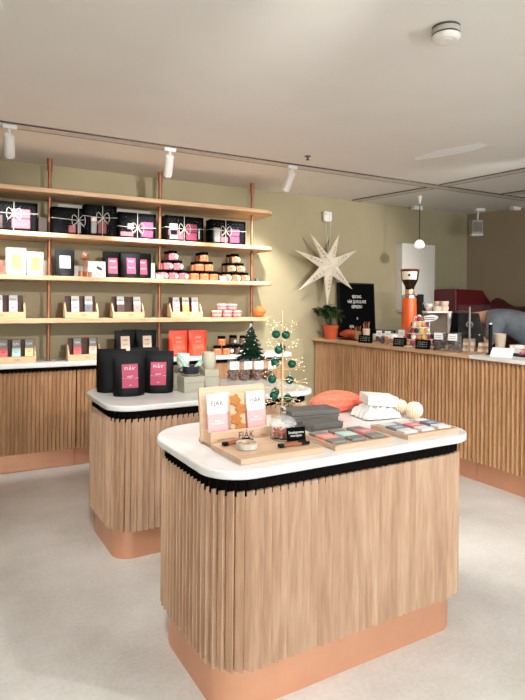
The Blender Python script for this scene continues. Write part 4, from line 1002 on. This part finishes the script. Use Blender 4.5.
mb.build('handwriting', DARK, t)
# till screen, pole, post, cup stacks
t = thing('till_screen', 'black till screen seen from behind, between pole and grinder', 'till', C(4.27, 3.80), -PI/2 + .62)
MB().cbox(.16, .18, .02).build('base', BLACK, t, bev=.006)
MB().box(-.03, .03, .0, .03, .02, .16).build('stand', BLACK, t)
mb = MB(); mb.M = Matrix.Translation((0, 0, .08)) @ Matrix.Rotation(-.22, 4, 'X') @ Matrix.Rotation(PI/2, 4, 'X'); mb.prism([(-.165, -.03), (.175, -.03), (.115, .265), (-.12, .265)], -.012, .012); mb.build('screen', BLACK_MATTE, t, bev=.006)
for sx in (-.085, .125):
    mb = MB(); mb.M = Matrix.Translation((sx, 0, .08)) @ Matrix.Rotation(-.22, 4, 'X') @ Matrix.Translation((0, -.0135, .05)); mb.sphere(.011, (0, 0, 0), 12, 1); mb.build('lens', SILVER, t)
t = thing('clamp_pole', 'slim clear pole with a ring clamp standing on the counter', 'pole', C(3.95, 3.47))
MB().cyl(.0085, .006, .40, 14).build('rod', mat('grey_rod', '#8d8780', .25, .3), t); MB().cyl(.03, 0, .006, 18).build('foot', SILVER, t)
MB().tube([(.045*math.cos(a)*.3, .045*math.cos(a), .245 + .022*math.sin(a)) for a in [2*PI*k/24 for k in range(24)]], .005, 8, True).build('ring', SILVER, t)
tag(MB().box(-.004, .004, -.17, .17, 0, .42).build('glass_screen', mat('screen_glass', '#eef2f0', .05, 0, 0, alpha=.02, spec=.2), loc=C(4.0, 3.47)), 'clear glass screen standing behind the slim pole on the counter', 'glass screen')
t = thing('card_post', 'black upright post on the white counter top', 'post', C(3.93, 3.232))
MB().cyl(.016, .004, .255, 18).build('tube', BLACK, t); MB().cyl(.04, 0, .004, 20).build('foot', BLACK, t); MB().cyl(.012, .255, .268, 14).build('cap', WHITE, t)
ST = 'stacked kraft boxes behind the treat bags'
for j, (x, y, hh) in enumerate(((4.08, 3.585, 4), (4.12, 3.45, 3))):
    for k in range(hh):
        l = '%s kraft box %s the %s stack beside the clear pole' % (('lowest', 'second', 'third', 'topmost')[k] if hh == 4 else ('lowest', 'middle', 'topmost')[k], 'of', ('left', 'right')[j])
        tag(MB().cbox(.125, .10, .026).build('kraft_box', KRAFT if k % 2 else CUP_PAPER, loc=C(x, y, k*.0268), rz=.55 + .05*k, bev=.003), l, 'box', ST)
t = thing('paper_cup', 'tall pale paper cup beside the black post', 'cup', C(4.20, 3.35))
MB().lathe([(.036, 0), (.05, .16), (.053, .163), (.05, .166), (.047, .16), (.034, .006)], 24).build('cup', CUP_PAPER, t)
tag(MB().at((0, 0, .035), rz=-PI/2 + .45, rx=-.95).box(-.085, .085, -.002, .002, -.058, .058).at(rz=-PI/2 + .45).box(-.03, .03, .03, .05, 0, .055).build('paper_card', mat('bright_card', '#f4f1ec', .7, 0, 0), loc=C(3.86, 3.06)), 'white paper card propped at the edge of the white counter top', 'card')
tag(MB().box(.03, .40, -.9, .30, 0, .008).build('serving_tray', BLACK, loc=C(3.96, 3.02), rz=.0, bev=.003), 'flat black tray at the near end of the counter', 'tray')
RW = mat('red_white_candy', '#c4313a', .5, 0, 0, 18, h2='#f2e4d6')
for k, (x, y, z, l) in enumerate(((4.28, 3.24, 0, 'red and white nougat bar at the back of the black tray'), (4.19, 3.17, 0, 'red and white nougat bar at the front of the black tray'), (4.31, 3.06, 0, 'red and white nougat bar at the right back of the tray'), (4.25, 3.20, .034, 'red and white nougat bar lying on the others'))):
    t = thing('nougat_bar', l, 'candy', C(x, y, .0085 + z), .25 + .2*k, 'nougat bars on the black tray')
    MB().cbox(.05, .15, .032).build('bar', RW, t, bev=.006)
    MB().cbox(.052, .07, .0335).build('band', WP if k % 2 else CREAM, t, bev=.004)
for k, (x, y, l) in enumerate(((4.06, 3.03, 'pink wrapped candy at the front of the black tray'), (4.04, 2.95, 'pink wrapped candy at the near edge of the black tray'))):
    t = thing('candy', l, 'candy', C(x, y, .0205), .6*k, 'wrapped candies on the tray')
    MB().sphere(.02, (0, 0, 0), 12, .6).build('sweet', CANDY_PINK, t); MB().lathe([(.012, .01), (.018, .02)], 10, (0, 0, 0), False).build('twist', PINK, t)
t = thing('storage_box', 'black plastic box low behind the paper bags at the wall', 'box', C(4.36, 5.10), -PI/2 + .5)
MB().cbox(.26, .12, .115).build('tub', BLACK_MATTE, t, bev=.006)
for k in (-1, 0, 1): MB().at((.08*k, -.061, .06)).box(-.025, .025, -.002, .001, -.012, .012).build('recess', mat('grey_print2', '#45403d', .6), t)

# ------------------------------------------------------------------ behind the counter
BB = thing('back_bar', 'dark back bar against the rear wall behind the counter', 'back bar', (4.95, 5.16, 0))
MB().box(0, 1.42, .02, .5, 0, 1.0).build('cabinet', DARK, BB); MB().box(-.02, 1.43, .0, .52, 1.001, 1.04).build('top', BLACK, BB, bev=.004)
t = thing('espresso_machine', 'dark red espresso machine on the back bar', 'espresso machine', (5.955, 5.42, 1.0405), .0)
mb = MB(); mb.M = Matrix(((1, 0, 0, 0), (0, 0, 1, -.22), (0, 1, 0, 0), (0, 0, 0, 1)))
mb.prism([(-.30, 0), (.42, 0), (.42, .44), (.22, .645), (-.30, .655)], 0, .42); mb.build('housing', RED_GLOSS, t, bev=.02, seg=3)
mb = MB(); mb.M = Matrix.Translation((.315, -.02, .545)) @ Matrix.Rotation(.75, 4, 'Y'); mb.box(-.10, .10, -.16, .16, .0, .02); mb.build('cup_rail', BLACK, t, bev=.004)
MB().box(-.27, .36, -.235, -.22, .06, .28).build('drip_bay', BLACK, t)
for x in (-.15, .15): MB().cyl(.03, .22, .33, 18, (x, -.26, 0)).build('group_head', SILVER, t)
t = thing('machine_cover', 'dark red curved cover sloping down along the right wall', 'cover', (6.30, 4.62, 0))
vs = []; fs = []; nx, ny = 16, 6
for i in range(nx + 1):
    q = i/nx; yv = .49 - 1.22*q; z = 1.46 + .13*math.exp(-((q - .0)/.12)**2) + .04*math.sin(PI*min(1, max(0, (q - .2)/.75))) - .10*max(0, q - .85)*5
    for j in range(ny + 1):
        s_ = j/ny; vs.append((-.30 + .36*s_ + .25*q, yv, z - .5*(1 - math.sin(PI*(.12 + .38*s_)))))
for i in range(nx):
    for j in range(ny): a = i*(ny+1) + j; fs.append((a, a+1, a+ny+2, a+ny+1))
n0 = len(vs); vs += [(v[0], v[1], 1.0) for v in vs]; fs += [tuple(n0 + q for q in reversed(fc)) for fc in list(fs)]
for i in range(nx):
    a, b_ = i*(ny+1), (i+1)*(ny+1); fs += [(a, b_, n0 + b_, n0 + a), (a + ny, n0 + a + ny, n0 + b_ + ny, b_ + ny)]
for j in range(ny): fs += [(j, n0 + j, n0 + j + 1, j + 1), (nx*(ny+1) + j, nx*(ny+1) + j + 1, n0 + nx*(ny+1) + j + 1, n0 + nx*(ny+1) + j)]
MB().add(vs, fs).build('cover', mat('maroon', '#4a1517', .5, 0, .1), t, smooth=50)
MB().box(-.28, .2, -.70, .48, 0, .998).build('side_bench', DARK, t)
# white wall cabinet
t = thing('wall_cabinet', 'tall white cabinet hung on the wall behind the grinder', 'wall cabinet', (5.08, 5.575, 1.41))
MB().box(0, .585, .018, .122, 0, .885).build('body', WHITE, t, bev=.003)
MB().box(.0, .585, .0, .0165, 0.0, .885).build('door', mat('gloss_white', '#e4ddd2', .35, 0, 0), t, bev=.003)
# pendant lamp
t = thing('pendant_lamp', 'small white globe pendant lamp hanging over the counter', 'pendant lamp', (4.855, 5.03, CZ))
MB().lathe([(.001, -.10), (.012, -.09), (.03, 0)], 20).build('ceiling_cone', WHITE, t)
MB().tube([(0, 0, -.09), (0, 0, -.527)], .0055, 8).build('cord', DARK, t)
MB().lathe([(.0001, -.632), (.03, -.631), (.048, -.624), (.060, -.612)] + [(.063*math.cos(PI/2*i/8), -.602 + .075*math.sin(PI/2*i/8)) for i in range(9)], 28, cap=False).build('globe', LAMP_GLASS, t)
# loudspeaker by the corner
t = thing('loudspeaker', 'grey loudspeaker hung from the ceiling in the far corner', 'loudspeaker', (6.10, 5.27, 2.53), -.55)
MB().cbox(.15, .15, .19, -.09).build('cabinet', SPEAKER_GREY, t, bev=.012, seg=3)
MB().box(-.06, .06, -.079, -.074, -.06, .07).build('grille', mat('grille_grey', '#7d776d', .8), t)
MB().box(-.077, .077, -.08, .078, -.112, -.088).build('foot_band', WHITE, t, bev=.004)
MB().tube([(.04, .05, .09), (.05, .06, .262)], .012, 8).build('bracket', WHITE, t)
MB().at((.04, .06, 0)).box(-.03, .09, -.04, .04, .235, .268).build('ceiling_plate', WHITE, t, bev=.004)
# paper star with its socket box
t = thing('paper_star', 'large white seven-pointed paper star hanging on the sage wall', 'paper star', (3.905, 5.57, 1.95))
tips = [(3.636, 2.327), (4.058, 2.343), (4.327, 2.161), (4.262, 1.675), (3.889, 1.451), (3.489, 1.649), (3.429, 2.115)]
tips = [(x - 3.905, z - 1.95) for x, z in tips]
STARP = mat('star_paper', '#e9dcc8', .8, 0, .03)
STARP.node_tree.nodes['Principled BSDF'].inputs['Subsurface Weight'].default_value = 0
for i, (tx, tz) in enumerate(tips):
    a = math.atan2(tz, tx); px, pz = tips[i-1]; nx_, nz_ = tips[(i+1) % 7]
    def mid(a1, a2):
        d = (a2 - a1 + PI) % (2*PI) - PI; m = a1 + d/2; return (.135*math.cos(m), .135*math.sin(m))
    l = mid(math.atan2(pz, px), a); r = mid(a, math.atan2(nz_, nx_))
    mb = MB(); mb.add([(0, -.085, 0), (l[0], -.012, l[1]), (tx, -.004, tz), (r[0], -.012, r[1]), (0, .07, 0), (l[0], .012, l[1]), (tx, .004, tz), (r[0], .012, r[1])],
                      [(0, 1, 2), (0, 2, 3), (4, 6, 5), (4, 7, 6), (1, 5, 6, 2), (2, 6, 7, 3)])
    b = mb.build('point', STARP, t, smooth=5)
    pb = MB()
    for s_ in (0, 1):
        e = l if s_ == 0 else r
        for q in (.22, .32, .42, .52):
            for w_ in (.35, .6):
                # small cut-out motifs lying on the facet
                base = Vector((0, -.085, 0)); tip = Vector((tx, -.004, tz)); ed = Vector((e[0], -.012, e[1]))
                c_ = base*(1 - q - w_*(1 - q)*.55) + tip*q + ed*(w_*(1 - q)*.55)
                nrm = (tip - base).cross(ed - base).normalized()
                if nrm.y > 0: nrm = -nrm
                u_ = (tip - base).normalized(); v_ = nrm.cross(u_); c_ = c_ + nrm*.0012
                pb.add([tuple(c_ + u_*.012), tuple(c_ + v_*.005), tuple(c_ - u_*.012), tuple(c_ - v_*.005)], [(0, 1, 2, 3)])
    pb.build('cutout_pattern', mat('star_cut', '#a48a68', .9), b)
t = thing('socket_box', 'small white socket box on the wall above the paper star', 'socket box', (3.945, 5.645, 2.56))
MB().box(-.055, .055, 0, .05, -.06, .065).build('box', WHITE, t, bev=.012, seg=3)
MB().at((-.03, -.001, .03)).box(-.006, .006, -.001, .002, -.006, .006).build('button', DARK, t)
MB().at((.02, -.004, 0)).box(-.003, .034, -.004, .006, -.05, .055).build('plug', WHITE, t, bev=.004)
for sx in (-.03, .045): MB().tube([(sx, .005, -.058), (sx*.6 - .01, -.02, -.3), (-.03, -.05, -.455)], .0035, 6).build('cord', STRING, t)

# ------------------------------------------------------------------ person bending behind the counter
def skin(name, verts, edges, radii, m, parent=None, sub=2, root=0):
    me = bpy.data.meshes.new(name); me.from_pydata(verts, edges, []); me.update()
    o = bpy.data.objects.new(name, me); COL.objects.link(o); me.materials.append(m)
    sk = o.modifiers.new('skin', 'SKIN'); sk.use_smooth_shade = True
    if not me.skin_vertices: me.attributes  # layer made by the modifier
    bpy.context.view_layer.objects.active = o
    if len(me.skin_vertices) == 0:
        bpy.ops.mesh.customdata_skin_add()
    for i, r in enumerate(radii):
        me.skin_vertices[0].data[i].radius = (r, r) if not isinstance(r, tuple) else r
        me.skin_vertices[0].data[i].use_root = (i == root)
    s = o.modifiers.new('sub', 'SUBSURF'); s.levels = sub; s.render_levels = sub
    if parent: o.parent = parent
    return o
# local frame: +x forward (the way the person leans), +y the person's left side (towards the camera), origin on the floor
FA = math.atan2(.80, -.60)
PX = thing('person', 'person in a grey shirt and dark apron bending forward behind the counter', 'person', (5.205, 3.72, 0), FA)
V = [(0, 0, .98), (.02, 0, 1.14), (.13, 0, 1.28), (.34, 0, 1.345), (.46, 0, 1.365), (.55, 0, 1.36), (.63, 0, 1.345), (.70, 0, 1.31), (.745, 0, 1.25),
     (.37, .17, 1.325), (.42, .24, 1.10), (.60, .20, 1.16), (.66, .19, 1.155),
     (.37, -.17, 1.325), (.44, -.24, 1.10), (.64, -.16, 1.13), (.70, -.14, 1.125),
     (-.02, .095, .92), (.03, .10, .50), (-.02, .10, .09), (.12, .11, .035), (-.02, -.095, .92), (.03, -.10, .50), (-.02, -.10, .09), (.12, -.11, .035)]
Ed = [(0, 1), (1, 2), (2, 3), (3, 4), (4, 5), (5, 6), (6, 7), (7, 8), (3, 9), (9, 10), (10, 11), (11, 12), (3, 13), (13, 14), (14, 15), (15, 16), (0, 17), (17, 18), (18, 19), (19, 20), (0, 21), (21, 22), (22, 23), (23, 24)]
Rd = [.14, .135, .14, .14, .095, .056, .075, .088, .06, .07, .048, .034, .03, .07, .048, .034, .03, .088, .06, .045, .035, .088, .06, .045, .035]
body = skin('body', V, Ed, Rd, SKIN, PX)
# fingers of both hands
for base, sg in (((.685, .188, 1.152), 1), ((.725, -.135, 1.122), -1)):
    fv = []; fe = []; fr = []
    for k in range(4):
        o_ = (k - 1.5)*.018; Lf = (.062, .075, .07, .055)[k]; n0 = len(fv)
        fv += [(base[0] - .02, base[1] + o_, base[2]), (base[0] + Lf*.45, base[1] + o_*1.1, base[2] + .004), (base[0] + Lf*.8, base[1] + o_*1.15, base[2] - .012), (base[0] + Lf, base[1] + o_*1.15, base[2] - .03)]
        fe += [(n0, n0+1), (n0+1, n0+2), (n0+2, n0+3)]; fr += [.0105, .0095, .0085, .0075]
    n0 = len(fv); fv += [(base[0] - .03, base[1] - sg*.02, base[2]), (base[0] + .01, base[1] - sg*.05, base[2] - .008), (base[0] + .035, base[1] - sg*.055, base[2] - .022)]
    fe += [(n0, n0+1), (n0+1, n0+2)]; fr += [.012, .0105, .009]
    skin('hand', fv, fe, fr, SKIN, PX, 1)
# clothes follow the body
skin('shirt', [(-.03, 0, 1.02), (.01, 0, 1.15), (.13, 0, 1.29), (.34, 0, 1.35), (.475, 0, 1.375), (.37, .175, 1.33), (.395, .222, 1.20), (.42, .243, 1.10), (.37, -.175, 1.33), (.40, -.222, 1.20), (.44, -.243, 1.10)],
     [(0, 1), (1, 2), (2, 3), (3, 4), (3, 5), (5, 6), (6, 7), (3, 8), (8, 9), (9, 10)], [.17, .18, .19, .175, .095, .10, .085, .072, .10, .085, .072], GREY_CLOTH, PX)
skin('trousers', [(0, 0, .97), (-.02, .1, .90), (.03, .105, .50), (-.02, .10, .12), (-.02, -.1, .90), (.03, -.105, .50), (-.02, -.10, .12)], [(0, 1), (1, 2), (2, 3), (0, 4), (4, 5), (5, 6)], [.16, .105, .078, .065, .105, .078, .065], NAVY_CLOTH, PX)
mb = MB(); mb.M = Matrix.Translation((.10, 0, .98)) @ Matrix.Rotation(.25, 4, 'Y')
pr = [(.07 + .09*math.cos(a), .20*math.sin(a)) for a in [-1.5 + 3.*k/14 for k in range(15)]]
mb.prism(pr + [(x - .012, y*.95) for x, y in pr[::-1]], -.45, .12); mb.build('apron', NAVY_CLOTH, PX)
mb = MB(); mb.M = Matrix.Translation((.705, 0, 1.322)) @ Matrix.Rotation(1.05, 4, 'Y')
mb.lathe([(.108*math.sin(PI*i/16), .125*-math.cos(PI*i/16)) for i in range(4, 17)], 24); mb.build('hair', HAIR, PX)
for sg in (-1, 1):
    mb = MB(); mb.M = Matrix.Translation((.715, sg*.088, 1.285)); mb.sphere(.02, (0, 0, 0), 10, 1.3); mb.build('ear', SKIN, PX)

# ------------------------------------------------------------------ light and view
w = bpy.data.worlds.new('daylight'); scene.world = w; w.use_nodes = True
bg = w.node_tree.nodes['Background']; bg.inputs[0].default_value = (.88, .95, 1, 1); bg.inputs[1].default_value = 2.9
scene.view_settings.view_transform = 'Standard'; scene.view_settings.look = 'None'; scene.view_settings.gamma = 1; scene.view_settings.exposure = 1.05
scene.view_settings.use_curve_mapping = False
scene.cycles.use_denoising = True
scene.cycles.max_bounces = 8; scene.cycles.diffuse_bounces = 5; scene.cycles.transparent_max_bounces = 16; scene.cycles.sample_clamp_indirect = 6
